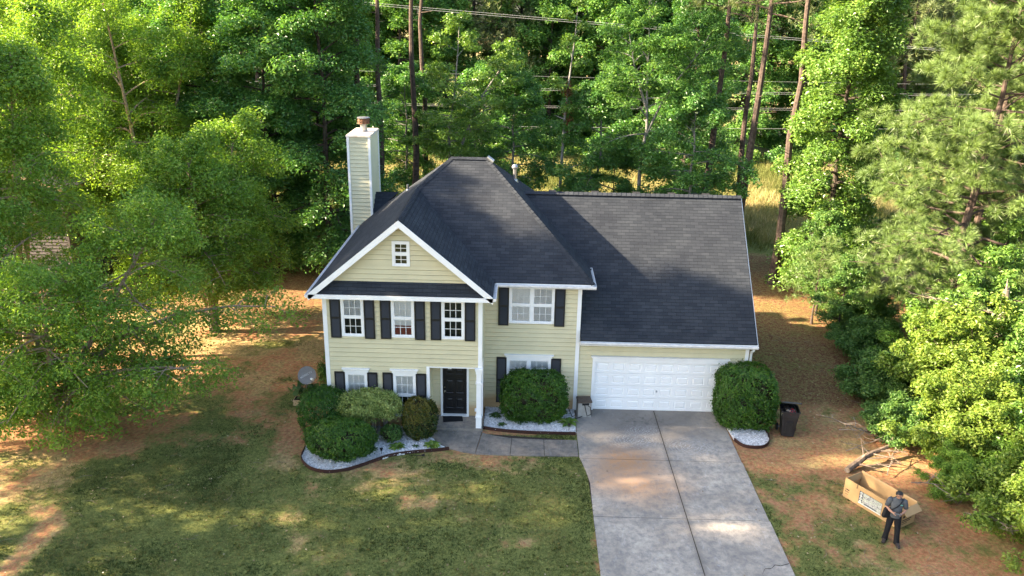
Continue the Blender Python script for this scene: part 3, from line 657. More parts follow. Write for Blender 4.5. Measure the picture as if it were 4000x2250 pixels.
M['needle'] = leafmat('pine_needles', (0.083, 0.136, 0.037), (0.142, 0.217, 0.062), (0.233, 0.315, 0.104), .30, .4, .4, (1.3, 1.3, .7))
M['needle_far'] = leafmat('far_pine_needles', (0.068, 0.098, 0.038), (0.120, 0.158, 0.063), (0.225, 0.255, 0.105), .30, .5, .3, (1.3, 1.3, .7))
M['needle_dead'] = leafmat('dead_needles', (0.120, 0.050, 0.020), (0.200, 0.090, 0.040), (0.280, 0.150, 0.070), .3, .6, .2, (1.2, 1.0, .7))
M['leaf_box'] = leafmat('clipped_dark_leaves', (0.016, 0.061, 0.004), (0.031, 0.104, 0.007), (0.077, 0.170, 0.012), .30, .38, .45)
M['leaf_mid'] = leafmat('clipped_green_leaves', (0.024, 0.076, 0.006), (0.046, 0.127, 0.010), (0.105, 0.201, 0.017), .32, .38, .45)
M['leaf_vari'] = leafmat('variegated_leaves', (0.125, 0.183, 0.043), (0.263, 0.328, 0.085), (0.452, 0.499, 0.170), .3, .45, .35, (1.1, 1.2, .8))
M['leaf_copper'] = leafmat('copper_tipped_leaves', (0.015, 0.045, 0.007), (0.041, 0.070, 0.010), (0.145, 0.123, 0.014), .30, .42, .4, (1.4, 1.1, .5))
M['leaf_hosta'] = leafmat('hosta_leaves', (0.060, 0.130, 0.020), (0.130, 0.220, 0.035), (0.250, 0.330, 0.070), .35, .4, .4)
M['leaf_cucumber'] = leafmat('broad_dark_leaves', (0.030, 0.075, 0.020), (0.050, 0.110, 0.030), (0.090, 0.150, 0.045), .3, .45, .35)
M['twig'] = mat('twigs', (.035, .028, .020), .95, .1, .3, 10)
M['blade'] = leafmat('lawn_blades', (0.043, 0.063, 0.012), (0.089, 0.113, 0.028), (0.229, 0.199, 0.075), .25, .6, .2, (1.3, 1.2, .6))
M['hay'] = leafmat('tall_grass_blades', (0.127, 0.145, 0.038), (0.267, 0.244, 0.094), (0.375, 0.344, 0.166), .3, .6, .2, (1.2, 1.1, .7))

def unit(v): return v/np.maximum(np.linalg.norm(v, axis=-1, keepdims=True), 1e-9)
def leaves_at(rg, P, nrm, size, wd=.55, fold=.18, tone=None):
    """one folded leaf (two triangles) at every point"""
    n = len(P); L = size*rg.uniform(.65, 1.35, n)[:, None]
    t = unit(np.cross(nrm, rg.normal(size=(n, 3)))); s = np.cross(nrm, t)
    b = P-t*L*.5; tip = P+t*L*.5; l_ = P-t*L*.08+s*L*wd*.5+nrm*L*fold; r_ = P-t*L*.08-s*L*wd*.5+nrm*L*fold
    V = np.stack([b, l_, tip, r_], 1).reshape(-1, 3); k = np.arange(n)*4
    F = np.stack([k, k+1, k+2, k, k+2, k+3], 1).reshape(-1, 3)
    if tone is None: tone = rg.random(n)
    return V, F, np.repeat(tone, 4)
def clump_leaves(rg, C, rc, n, size, up_=.8, flat=.55, wd=.55, R=None):
    m = len(C); rcs = rc*rg.uniform(.7, 1.3, m)
    off = rg.normal(size=(m, n, 3)); off = unit(off)*rg.random((m, n, 1))**.45
    P = C[:, None, :]+off*rcs[:, None, None]*np.array([1, 1, flat]); P[..., 2] -= (off[..., 0]**2+off[..., 1]**2)*rcs[:, None]*.35
    nr = unit(off*.55+np.array([0, 0, up_])+rg.normal(size=(m, n, 3))*.42)
    tone = np.clip(rg.normal(.45, .22, (m, n))+rg.normal(0, .13, (m, 1)), 0, 1)
    return leaves_at(rg, P.reshape(-1, 3), nr.reshape(-1, 3), size, wd, tone=tone.ravel())
def needles_at(rg, C, D, n, ln, wd):
    m = len(C); d = unit(D[:, None, :]*.75+rg.normal(size=(m, n, 3))*.62); L = ln*rg.uniform(.7, 1.15, (m, n, 1))
    b = C[:, None, :]+d*ln*.08; s = unit(np.cross(d, rg.normal(size=(m, n, 3))))*wd*.5; dr = np.array([0, 0, -.12])*L
    V = np.stack([b-s, b+s, b+d*L+dr], 2).reshape(-1, 3); F = np.arange(m*n*3).reshape(-1, 3)
    tone = np.clip(rg.normal(.45, .2, (m, n))+rg.normal(0, .15, (m, 1)), 0, 1)
    return V, F, np.repeat(tone.ravel(), 3)
def interp(P, s):
    x = s*(len(P)-1); i = min(int(x), len(P)-2); f = x-i; return P[i]*(1-f)+P[i+1]*f
def skeleton(rg, path, r0, b0, b1, nprim, R, prof, el0, el1, droop, nsec=5, wood=None, kprim=.30, az0=None, azspread=math.pi, seclen=.42, tipsonly=False):
    """limbs along a trunk path (3-D points); returns wood and the points and directions where leaves sit"""
    wood = wood or MB(); path = np.array(path, float); nseg = len(path)
    rr = [max(.012, r0*(1-.88*i/(nseg-1))) for i in range(nseg)]; rr[0] *= 1.25
    wood.tube(path, rr, 8)
    C = []; D = []
    for i in range(nprim):
        t = (i+rg.random()*.8)/nprim; s = b0+(b1-b0)*t; base = interp(path, s)
        L = R*prof(t)*rg.uniform(.7, 1.2); az = (i*2.4+rg.normal()*.4) if az0 is None else az0+rg.uniform(-azspread, azspread)
        el = R_(el0+(el1-el0)*t+rg.normal()*8); rb = max(.012, r0*(1-.88*s)*kprim*2)
        h = np.array([math.cos(az), math.sin(az), 0]); pts = []; wob = rg.normal(size=3)*.06*L
        for q in np.linspace(0, 1, 6): pts.append(base+h*L*q*math.cos(el)+np.array([0, 0, L*q*math.sin(el)-droop*L*q*q])+wob*math.sin(q*3.1))
        wood.tube(pts, [rb*(1-.85*q)+.004 for q in np.linspace(0, 1, 6)], 5, cap=False)
        pts = np.array(pts)
        for j in range(nsec):
            q = .25+.72*(j+rg.random())/nsec; b = interp(pts, q); sg = 1 if j % 2 else -1; a2 = az+sg*R_(rg.uniform(30, 75)); L2 = L*seclen*(1.15-.6*q)*rg.uniform(.7, 1.2)
            e2 = el*.6+R_(rg.normal()*14); v_ = np.array([math.cos(a2)*math.cos(e2), math.sin(a2)*math.cos(e2), math.sin(e2)])
            mid = b+v_*L2*.55; tip = b+v_*L2+np.array([0, 0, -droop*L2*.8])
            wood.tube([b, mid, tip], [rb*.35*(1-.5*q)+.004, rb*.2+.003, .003], 4, cap=False)
            C += [tip, mid] if not tipsonly else [tip]; D += [v_, v_] if not tipsonly else [v_]
        C.append(pts[-1]); D.append(unit(pts[-1]-pts[-2]))
    C.append(path[-1]); D.append(np.array([0, 0, 1.]))
    return wood, np.array(C), np.array(D)
def straight(H, lean=(0, 0), wig=.012, seed=0, n=10):
    g = np.random.default_rng(seed); return [(lean[0]*q+g.normal()*wig*H*q*(1-q)*2, lean[1]*q+g.normal()*wig*H*q*(1-q)*2, H*q) for q in np.linspace(0, 1, n)]
egg = lambda t: max(.12, math.sin(math.pi*min(1, (t*.86+.12)))**.7)
cone = lambda t: 1.05-.85*t
flat = lambda t: .8+.35*math.sin(math.pi*t)-.35*t
def make_tree(kind, parts, label, group=None, loc=(0, 0, 0), rz=0, cat='tree'):
    o = empty(kind, loc, rz); tag(o, label, cat, group)
    for nm, me in parts: link(nm, me, o)
    return o
def crown_mesh(VFT, mt, name='crown'):
    if not isinstance(VFT, list): VFT = [VFT]
    b = 0; Vs = []; Fs = []; Ts = []
    for V, F, T in VFT: Vs.append(V); Fs.append(F+b); Ts.append(T); b += len(V)
    return np_mesh(name, np.concatenate(Vs), np.concatenate(Fs), mt, np.concatenate(Ts))
def wood_mesh(w_, mt, name='trunk'):
    o = w_.build(name, mt, smooth=True); me = o.data; bpy.data.objects.remove(o); return me

# ---- kinds of tree (meshes shared by the copies)
def decid(seed, H, R, b0, r0, leaf, mt, bark, nprim=26, nl=120, rc=.55, prof=egg, el=(5, 55), droop=.18, nsec=5, up_=.8, flat_=.55, lean=(0, 0)):
    g = np.random.default_rng(seed); w_, C, D = skeleton(g, straight(H, lean, .012, seed), r0, b0, .98, nprim, R, prof, el[0], el[1], droop, nsec)
    return [('trunk', wood_mesh(w_, bark)), ('crown', crown_mesh(clump_leaves(g, C, rc, nl, leaf, up_, flat_), mt))]
def pine(seed, H, R, b0, r0, mt, bark, nprim=34, ntuft=3, nn=22, ln=.24, wd=.016, lean=(0, 0), el=(0, 35), prof=flat, nsec=6, spread=.35, stubs=0):
    g = np.random.default_rng(seed); w_, C, D = skeleton(g, straight(H, lean, .008, seed), r0, b0, .98, nprim, R, prof, el[0], el[1], .05, nsec, kprim=.2)
    for i in range(stubs):   # dead stubs on the bare part of the trunk
        s = g.uniform(.25, b0); p = interp(np.array(straight(H, lean, .008, seed)), s); az = g.uniform(0, 6.28); L = g.uniform(.4, 1.6)
        w_.tube([p, p+np.array([math.cos(az)*L, math.sin(az)*L, L*g.uniform(-.2, .4)])], [.03, .008], 4, cap=False)
    m = len(C); off = g.normal(size=(m, ntuft, 3))*spread*np.array([1, 1, .6]); P = (C[:, None, :]+off).reshape(-1, 3)
    Dd = unit((D[:, None, :]*.6+off*.9+np.array([0, 0, .55])).reshape(-1, 3))
    return [('trunk', wood_mesh(w_, bark)), ('crown', crown_mesh(needles_at(g, P, Dd, nn, ln, wd), mt))]

GB = 'trees of the belt behind the house'
# sweetgums in the shade left of the chimney
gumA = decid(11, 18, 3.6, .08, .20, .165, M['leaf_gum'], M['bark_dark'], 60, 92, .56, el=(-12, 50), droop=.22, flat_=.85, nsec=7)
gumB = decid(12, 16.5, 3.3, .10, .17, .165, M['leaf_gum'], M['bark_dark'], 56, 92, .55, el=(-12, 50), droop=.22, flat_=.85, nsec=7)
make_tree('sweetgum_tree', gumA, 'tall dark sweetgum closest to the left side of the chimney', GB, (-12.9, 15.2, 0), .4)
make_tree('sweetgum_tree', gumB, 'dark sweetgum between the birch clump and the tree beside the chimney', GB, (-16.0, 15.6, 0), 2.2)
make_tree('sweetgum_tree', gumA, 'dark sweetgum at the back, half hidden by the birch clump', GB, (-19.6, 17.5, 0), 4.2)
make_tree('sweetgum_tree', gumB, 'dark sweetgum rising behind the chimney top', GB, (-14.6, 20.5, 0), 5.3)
# pine trunks behind the house
pineA = pine(21, 24, 3.2, .66, .24, M['needle_far'], M['bark_pine'], 26, 3, 18, .30, .03, (.4, 0), stubs=7)
pineB = pine(22, 25, 3.4, .70, .25, M['needle_far'], M['bark_pine'], 26, 3, 18, .30, .03, (-.2, .2), stubs=6)
pineC = pine(23, 23, 3.2, .62, .27, M['needle_far'], M['bark_pine'], 26, 3, 18, .30, .03, (.9, 0), stubs=9)
make_tree('pine_tree', pineA, 'bare straight pine trunk just right of the chimney', GB, (-11.15, 22, 0), 1.0)
make_tree('pine_tree', pineB, 'second bare pine trunk right of the chimney, reddish near its top', GB, (-9.2, 24, 0), .3)
make_tree('pine_tree', pineA, 'thick dark pine trunk standing farther back past the second bare pine', GB, (-9.4, 31, 0), 2.6)
make_tree('pine_tree', pineC, 'pine trunk leaning right behind the middle of the garage roof', GB, (8.75, 21, 0), .1)
make_tree('pine_tree', pineC, 'pale upper pine trunk leaning right behind the right end of the garage ridge', GB, (10.2, 18, 0), -.1)
make_tree('pine_tree', pineB, 'pine trunk standing in bare soil behind the garage corner', GB, (12.05, 15.7, 0), 2.2)
make_tree('pine_tree', pineB, 'dark trunk low behind the chimney, in front of the field', GB, (-11.75, 18.5, 0), 4.1)
make_tree('pine_tree', pineA, 'pine trunk farther back behind the right part of the garage ridge', GB, (12.6, 27, 0), 4.0)
# slender grey trees
g = np.random.default_rng(31); w_ = MB(); VFT = []
for path in ([(0, 0, 0), (0, 0, 3.5), (-.15, 0, 5.5), (-.2, .1, 7), (.15, .2, 9), (.4, .3, 12), (.5, .3, 14)], [(.35, 0, 0), (.45, 0, 4), (.6, 0, 6), (1.2, -.2, 7.5), (1.8, -.3, 9), (3.0, -.4, 10.8), (3.6, -.3, 12.5)]):
    _, C, D = skeleton(g, path, .13, .28, .98, 22, 2.6, egg, 5, 50, .16, 4, w_); VFT.append(clump_leaves(g, C, .48, 60, .16))
make_tree('maple_tree', [('trunk', wood_mesh(w_, M['bark_grey'])), ('crown', crown_mesh(VFT, M['leaf_bright']))], 'slender grey forked tree rising behind the main roof ridge', GB, (-6.85, 24, 0))
g = np.random.default_rng(32); w_ = MB(); VFT = []
for path in ([(0, 0, 0), (.05, 0, 3), (0, 0, 6), (.25, 0, 8), (.1, 0, 10), (0, 0, 13), (-.2, 0, 16)], [(.15, 0, 7.4), (.9, 0, 9.2), (1.7, .1, 10.6), (2.9, .2, 12.2), (3.8, .2, 14)], [(.1, 0, 9.2), (-.6, .1, 11), (-1.2, .1, 13.5)]):
    _, C, D = skeleton(g, path, .15 if len(path) > 6 else .08, .34, .98, 22 if len(path) > 6 else 12, 2.9, egg, 5, 50, .30, 4, w_); VFT.append(clump_leaves(g, C, .50, 70, .15))
make_tree('willow_oak_tree', [('trunk', wood_mesh(w_, M['bark_grey'])), ('crown', crown_mesh(VFT, M['leaf_far']))], 'pale grey trunked tree with wide crown behind the middle of the garage ridge', GB, (4.7, 20, 0))
gumM = decid(33, 10.5, 3.0, .22, .13, .17, M['leaf_gum'], M['bark_grey'], 32, 70, .44, el=(-5, 48), droop=.22, flat_=.8, nsec=7)
make_tree('sweetgum_tree', gumM, 'low full sweetgum just behind the garage ridge, between the two leaning pines', GB, (7.4, 18.4, 0), .6)
make_tree('sweetgum_tree', gumM, 'lower sweetgum behind the garage ridge left of the pale trunk', GB, (2.5, 22.5, 0), 2.1)
make_tree('sweetgum_tree', gumM, 'low sweetgum behind the dip between the two roofs', GB, (-2.9, 25.5, 0), 4.1)
make_tree('sweetgum_tree', gumB, 'shaded tree behind the leaning pines, its crown above the garage ridge', GB, (9.3, 29.5, 0), 3.3)
make_tree('sweetgum_tree', gumM, 'rounded sweetgum in the field behind the two bare pines', GB, (-10.6, 29.5, 0), 1.1)
make_tree('sweetgum_tree', gumM, 'rounded sweetgum in the field behind the forked tree', GB, (-5.2, 31.0, 0), 2.7)
# snag with brown vine
g = np.random.default_rng(35); w_, C, D = skeleton(g, [(0, 0, 0), (.05, 0, 4), (.15, 0, 8), (.3, 0, 10), (.6, 0, 13), (.7, 0, 15)], .12, .35, .98, 11, 1.3, egg, 15, 50, .1, 3)
vine = clump_leaves(g, np.array([[.3, -.1, z_] for z_ in np.linspace(7.6, 10.2, 9)])+g.normal(size=(9, 3))*.14, .34, 60, .14, .2, 1.)
s_ = make_tree('snag_tree', [('trunk', wood_mesh(w_, M['bark_grey'])), ('crown', crown_mesh(clump_leaves(g, C[C[:, 2] > 8.5], .42, 50, .17), M['leaf_bright']))], 'thin pole tree with dead brown vine clump, left of the garage ridge', GB, (.05, 22, 0))
link('dead_vine', crown_mesh(vine, M['needle_dead']), s_)
# a dead brown bough hanging farther left
thin = decid(36, 7, 1.3, .3, .06, .17, M['leaf_gum'], M['bark_dark'], 14, 60, .42)
make_tree('sapling', thin, 'thin dark sapling behind the left part of the garage ridge', GB, (3.35, 21.4, 0), 0)
# understory shrubs at the field edge
def bushy(seed, mt, rx, rz, n, leaf, up_=.6):
    g = np.random.default_rng(seed); m = max(6, n//70); C = unit(g.normal(size=(m, 3)))*(g.random((m, 1))**.4)*np.array([rx*.8, rx*.8, rz*.8]); C[:, 2] = np.abs(C[:, 2])+.15*rz
    w_ = MB()
    for c in C[:24]: w_.tube([(g.normal()*.08, g.normal()*.08, -.1), tuple(c*.5+np.array([0, 0, .1])), tuple(c)], [.02, .012, .004], 4, cap=False)
    return [('stem', wood_mesh(w_, M['twig'], 'stem')), ('foliage', crown_mesh(clump_leaves(g, C, rx*.34, 70, leaf, up_, .75), mt, 'foliage'))]
shA = bushy(41, M['leaf_gum'], 1.3, 1.5, 4200, .15); shB = bushy(42, M['leaf_bright'], 1.1, 1.2, 3600, .14); shC = bushy(43, M['leaf_under'], 1.6, 1.9, 6000, .14)
GS = 'bushes along the near edge of the field'
for i, (x, y, s, k, lb) in enumerate(((-10.2, 27, 1.1, 0, 'green bush in the field between the two bare pines right of the chimney'), (-7.6, 28.5, 1.0, 1, 'bright bush left of the forked tree, behind the roof slope'),
        (-1.4, 27.5, 1.15, 1, 'bright bush in the field just right of the vent pipe'), (1.9, 26, 1.2, 0, 'dark bush in front of the field beside the thin dark sapling'), (6.2, 25.5, 1.0, 0, 'dark green bush right of the pale trunk, over the garage ridge'),
        (-13.6, 26, 1.3, 0, 'bush left of the chimney in front of the field'), (11.0, 24.5, .9, 2, 'bush behind the right end of the garage ridge'), (14.6, 19.5, .8, 2, 'low shaded bush right of the bare pine in the soil'))):
    o = make_tree('bush', (shA, shB, shC)[k], lb, GS, (x, y, 0), i*1.3, 'bush'); o.scale = (s, s, s)
# far woodland beyond the field
FG = 'trees of the woodland beyond the field'
far = [decid(51+i, 15+2*i, 4.2, .06, .25, .30, M['leaf_far'], M['bark_dark'], 34, 80, .85, el=(-10, 50), nsec=5, flat_=.8) for i in range(3)]
farp = [pine(61+i, 20+2*i, 3.6, .30, .25, M['needle_far'], M['bark_pine'], 28, 3, 14, .55, .07, spread=.6) for i in range(2)]
rgf = random.Random(8)
for row, (y0, n, x0, x1) in enumerate(((58, 20, -58, 44), (64, 18, -58, 48), (71, 18, -62, 52))):
    for i in range(n):
        k = rgf.random(); src = far[rgf.randrange(3)] if k < (.72 if row < 2 else .45) else farp[rgf.randrange(2)]
        o = make_tree('woodland_tree', src, 'tree in the far shaded woodland beyond the sunlit field', FG, (x0+(x1-x0)*(i+.5)/n+rgf.uniform(-1.3, 1.3), y0+rgf.uniform(-2, 2), 0), rgf.uniform(0, 6.28))
        sc_ = rgf.uniform(.9, 1.2)*(1.15 if row else 1); o.scale = (sc_, sc_, sc_)
UG = 'shrubs along the foot of the far woodland'
for i in range(22):
    o = make_tree('bush', (shA, shC, shB)[i % 3], 'shrub at the foot of the far woodland beyond the field', UG, (-30+i*3.0+rgf.uniform(-1, 1), 53.5+rgf.uniform(-1.5, 1.5), -.1), rgf.uniform(0, 6), 'bush'); sc_ = rgf.uniform(1.3, 2.1); o.scale = (sc_, sc_, sc_)
# ---- left: birch clump in front, taller birches behind it
g = np.random.default_rng(71); w_ = MB(); VFT = []
stems = [[(0, 0, 0), (.1, 0, 1.6), (-.4, .2, 3.4), (-.9, .4, 5), (-1.2, .4, 6.2), (-1.4, .5, 7.2)], [(.2, .1, 0), (.9, .2, 2.0), (2.0, .3, 3.8), (3.0, .5, 5.4), (3.8, .6, 6.6), (4.3, .6, 7.6)],
         [(-.2, 0, 0), (-1.0, -.3, 1.6), (-2.2, -.6, 3.4), (-3.0, -.8, 5.2), (-3.4, -1, 6.6)], [(.1, -.1, 0), (.6, -.8, 2.0), (1.2, -1.6, 3.8), (1.7, -2.2, 5.2), (2, -2.6, 6.4)]]
for st in stems:
    _, C, D = skeleton(g, st, .13, .26, .98, 24, 3.0, lambda t: .75+.4*math.sin(math.pi*t)-.3*t, -10, 50, .36, 5, w_); VFT.append(clump_leaves(g, C, .48, 88, .11, .6, .9))
# low drooping shoots in front of the stems
for st in ([(.1, -.2, 0), (-.2, -.9, 1.1), (-.5, -1.5, 1.9), (-.7, -2.1, 2.4)], [(.3, -.1, 0), (1.0, -.8, 1.2), (1.7, -1.3, 2.0), (2.4, -1.6, 2.4)], [(-.3, -.1, 0), (-1.3, -.8, 1.3), (-2.3, -1.4, 2.2), (-3.2, -1.9, 2.6)]):
    _, C, D = skeleton(g, st, .05, .30, 1.0, 12, 1.5, lambda t: 1, -20, 25, .5, 4, w_); VFT.append(clump_leaves(g, C, .36, 40, .11, .6, .8))
# long low limb reaching to the right
for st in ([(.3, 0, 1.2), (1.6, .3, 2.4), (2.8, .6, 3.3), (4.4, .9, 3.9), (6.4, .9, 4.3), (8.2, .7, 4.4)], [(.3, -.2, 1.0), (1.8, -.8, 2.0), (3.4, -1.2, 2.7), (5.0, -1.5, 3.0), (6.0, -1.5, 2.9)]):
    _, C, D = skeleton(g, st, .12, .30, .98, 15, 1.7, lambda t: 1, -12, 20, .45, 4, w_, kprim=.2); VFT.append(clump_leaves(g, C, .42, 46, .11, .6, .8))
make_tree('birch_tree', [('trunk', wood_mesh(w_, M['bark_birch'])), ('crown', crown_mesh(VFT, M['leaf_birch']))], 'wide many-stemmed birch with drooping low branches on the front left lawn', 'birches on the left', (-18.9, -1.9, 0))
def birch(seed, H, R, nst, rc=.5, nl=95, b0=.18):
    g = np.random.default_rng(seed); w_ = MB(); VFT = []
    for i in range(nst):
        a_ = i*6.28/nst+g.normal()*.3; l_ = H*.22; hh = H*g.uniform(.8, 1)
        st = [(math.cos(a_)*l_*q**1.3, math.sin(a_)*l_*q**1.3, hh*q) for q in np.linspace(0, 1, 7)]
        _, C, D = skeleton(g, st, .16, b0, .98, 28, R, lambda t: .8+.35*math.sin(math.pi*t)-.45*t, -5, 55, .26, 5, w_); VFT.append(clump_leaves(g, C, rc, nl, .13, .7, .9))
    return [('trunk', wood_mesh(w_, M['bark_birch'])), ('crown', crown_mesh(VFT, M['leaf_birch']))]
biA = birch(72, 16.5, 3.2, 3, .66, 110); biB = birch(73, 9.5, 3.0, 4, .58, 90, .32)
biC = birch(74, 15.5, 2.6, 3, .60, 80, .50)
make_tree('birch_tree', biA, 'tall birch rising above the frame right behind the neighbouring house', 'birches on the left', (-27.0, 15.5, 0), .5)
make_tree('birch_tree', biA, 'tall rounded birch between the neighbouring house and the dark sweetgums', 'birches on the left', (-22.6, 15.2, 0), 2.0)
make_tree('birch_tree', biB, 'lower birch leaning out over the orange lawn toward the house', 'birches on the left', (-16.4, 6.8, 0), 3.6)
make_tree('birch_tree', biC, 'birch with high crown and pale trunks in front of the neighbouring wall', 'birches on the left', (-22.8, 3.0, 0), 1.2)
make_tree('birch_tree', biA, 'tall birch at the upper left edge, far behind the neighbouring roof', 'birches on the left', (-28.5, 24, 0), 4.5)
make_tree('birch_tree', biA, 'tall tree at the upper left corner behind the neighbouring house', 'birches on the left', (-34.5, 21, 0), 1.4)
make_tree('sweetgum_tree', gumA, 'shaded sweetgum deep behind the left birches', GB, (-24.0, 22.5, 0), 2.9)
# trees at the side of the lot that throw the shade over the lawn and the front of the house
SG = 'tall yard trees at the far left, outside the frame'
yt = decid(75, 20.5, 4.2, .44, .24, .20, M['leaf_birch'], M['bark_dark'], 48, 120, .85, el=(-5, 40), droop=.15, flat_=.8, prof=lambda t: max(.3, 1-.7*t**3))
yt2 = decid(76, 20.5, 4.2, .34, .24, .20, M['leaf_birch'], M['bark_dark'], 48, 90, .85, el=(-5, 40), droop=.15, flat_=.8, prof=lambda t: max(.3, 1-.7*t**3))
for i, (k, x, y, s, rz) in enumerate(((yt, -31, .6, .94, .3), (yt, -31.2, -3.1, 1.035, 2.), (yt2, -33.5, -10.3, 1.1, 1.2), (yt2, -30, -13.8, 1.0, 4.1), (yt2, -33, -19.0, 1.0, 5.0))):
    o = make_tree('yard_tree', k, 'high crowned tree of the row beyond the left frame edge', SG, (x, y, 0), rz); o.scale = (s, s, s)
# ---- right side
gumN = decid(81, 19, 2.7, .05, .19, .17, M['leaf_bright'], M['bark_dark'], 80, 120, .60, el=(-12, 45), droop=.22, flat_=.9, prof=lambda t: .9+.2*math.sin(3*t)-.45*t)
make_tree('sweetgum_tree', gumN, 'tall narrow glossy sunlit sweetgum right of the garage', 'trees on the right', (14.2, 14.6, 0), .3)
make_tree('sweetgum_tree', gumN, 'sunlit sweetgum behind the big pine at the right edge', 'trees on the right', (23.5, 15.5, 0), 2.3)
lob = pine(82, 17, 5.0, .10, .24, M['needle'], M['bark_pine'], 72, 2, 95, .36, .020, (.4, -.3), (-8, 30), lambda t: 1.0-.35*t, 10, .20)
lob2 = pine(83, 17, 4.6, .10, .22, M['needle'], M['bark_pine'], 60, 2, 95, .36, .020, (-.3, -.2), (-8, 30), lambda t: 1.0-.35*t, 9, .20)
make_tree('loblolly_pine_tree', lob, 'big yellow-green pine with long tufted needles on the right', 'trees on the right', (17.2, 7.2, 0), .2)
make_tree('loblolly_pine_tree', lob2, 'second tufted pine behind the big one in the upper right corner', 'trees on the right', (20.8, 12.5, 0), 1.7)
lowp = pine(84, 4.2, 1.5, .25, .06, M['needle'], M['bark_pine'], 14, 3, 26, .22, .015, prof=cone, nsec=4)
make_tree('loblolly_pine_tree', lowp, 'small young pine at the edge of the bare soil beside the garage', 'trees on the right', (12.2, 9.6, 0), 0)
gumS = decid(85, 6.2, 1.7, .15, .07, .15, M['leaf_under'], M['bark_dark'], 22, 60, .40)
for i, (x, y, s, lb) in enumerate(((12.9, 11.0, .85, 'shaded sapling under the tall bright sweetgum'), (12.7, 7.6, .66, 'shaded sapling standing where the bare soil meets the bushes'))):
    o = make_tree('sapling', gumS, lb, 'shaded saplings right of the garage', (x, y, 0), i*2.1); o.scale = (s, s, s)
def mound(seed, mt, R, H, nst, nl, leaf, rc=.26, rad=.55):
    """thicket: arching stems that fan out from one root, side sprays of leaves along each"""
    g = np.random.default_rng(seed); w_ = MB(); Cs = []
    for k in range(nst):
        az = k*2.4+g.normal()*.3; re_ = R*math.sqrt((k+.5)/nst)*g.uniform(.85, 1.15); top = H*(1-.55*(re_/R)**2)*g.uniform(.7, 1.12); c, s = math.cos(az), math.sin(az)
        path = [(re_*q*c*(.35+.65*q)+g.normal()*.06, re_*q*s*(.35+.65*q)+g.normal()*.06, top*(1.25*q-.25*q**3)-.1) for q in np.linspace(0, 1, 6)]
        _, C, D = skeleton(g, path, .03, .30, 1.0, 8, rad, lambda t: 1.1-.4*t, 5, 40, .35, 3, w_, kprim=.25); Cs.append(C)
    return [('stem', wood_mesh(w_, M['twig'], 'stem')), ('foliage', crown_mesh(clump_leaves(g, np.concatenate(Cs), rc, nl, leaf, .7, .8), mt, 'foliage'))]
m1 = mound(91, M['leaf_vine'], 2.5, 3.8, 34, 30, .115); m2 = mound(92, M['leaf_vine'], 2.3, 2.3, 30, 26, .10, .24); m3 = mound(93, M['leaf_under'], 2.0, 2.1, 26, 26, .12); m4 = mound(94, M['leaf_bright'], 2.7, 5.8, 40, 26, .17, .32, .75); m5 = mound(99, M['leaf_birch'], 2.5, 3.2, 30, 34, .095, .26)
MG = 'thickets along the right edge of the yard'
for i, (x, y, k, s, lb) in enumerate(((12.9, -3.4, m1, 1.0, 'bright yellow-green vine thicket behind the cardboard box'), (13.2, -7.2, m2, 1.15, 'low vine thicket at the right edge beside the man'), (14.4, -.2, m1, 1.25, 'tall yellow-green thicket with vines, right of the dustbin'),
        (16.6, 3.2, m4, 1.0, 'tallest leafy thicket under the pine at the right edge'), (11.7, -1.6, m3, .78, 'dark low thicket between the dustbin and the fallen log'), (12.3, 1.6, m3, .95, 'dark thicket by the bare soil behind the dustbin'),
        (15.4, -4.4, m4, .85, 'bright leafy thicket filling the lower right edge'), (12.9, -10.6, m2, 1.0, 'small thicket in the lower right corner'), (13.2, 5.4, m3, .9, 'dark thicket in the shade below the pine boughs'), (17.4, -1.0, m4, 1.1, 'broad leafed thicket farthest right'), (15.0, 2.4, m5, 1.15, 'pale green thicket between the dark shaded thickets and the broken trunk'), (19.5, 5.5, m4, 1.1, 'leafy thicket at the right edge under the second pine'),
        (14.6, -6.6, m5, 1.1, 'fine leafed green thicket behind the low vine thicket'), (11.9, -5.2, m5, .55, 'small fine leafed bush close behind the right end of the cardboard box'), (14.6, -9.2, m1, .9, 'yellow-green thicket at the lower right frame edge'), (14.4, 8.8, m3, .95, 'dark thicket at the foot of the bright sweetgum'))):
    o = make_tree('thicket', k, lb, MG, (x, y, 0), i*1.7, 'thicket'); o.scale = (s, s, s)
# broken trunk in the thicket, dead branches and the fallen log
st = MB(); st.tube([(0, 0, 0), (.05, 0, 3), (-.05, .0, 4.9), (-.1, 0, 5.3)], [.18, .16, .14, .10], 9); st.tube([(-.08, 0, 5.2), (-.16, -.02, 5.75)], [.07, .012], 5); st.tube([(-.02, .05, 5.1), (.02, .02, 5.45)], [.07, .01], 5)
o = st.build('broken_trunk', M['dead'], smooth=False); o.location = (15.9, .9, -.35); tag(o, 'pale splintered broken tree trunk poking out of the thicket', 'tree stump')
def deadbranch(seed, L, loc, rz, tilt, label, r=.035):
    g = np.random.default_rng(seed); w_, C, D = skeleton(g, [(L*q, g.normal()*.05*L*q, L*math.tan(tilt)*q-.25*L*q*q*0) for q in np.linspace(0, 1, 6)], r, .15, .95, 9, L*.35, lambda t: 1-.5*t, 0, 15, .05, 3)
    o = w_.build('dead_branch', M['dead'], smooth=True); o.location = loc; o.rotation_euler.z = rz; tag(o, label, 'branch', 'bare dead branches in the right thickets'); return o
deadbranch(95, 3.4, (16.3, 2.0, 3.6), R_(175), R_(12), 'bare grey branches arching out below the pine boughs')
deadbranch(96, 2.6, (12.4, -6.6, .7), R_(165), R_(8), 'bare stick lying on the thicket right of the man')
deadbranch(97, 2.2, (10.6, -1.6, .2), R_(200), R_(25), 'bare twigs leaning beside the dustbin and thicket')
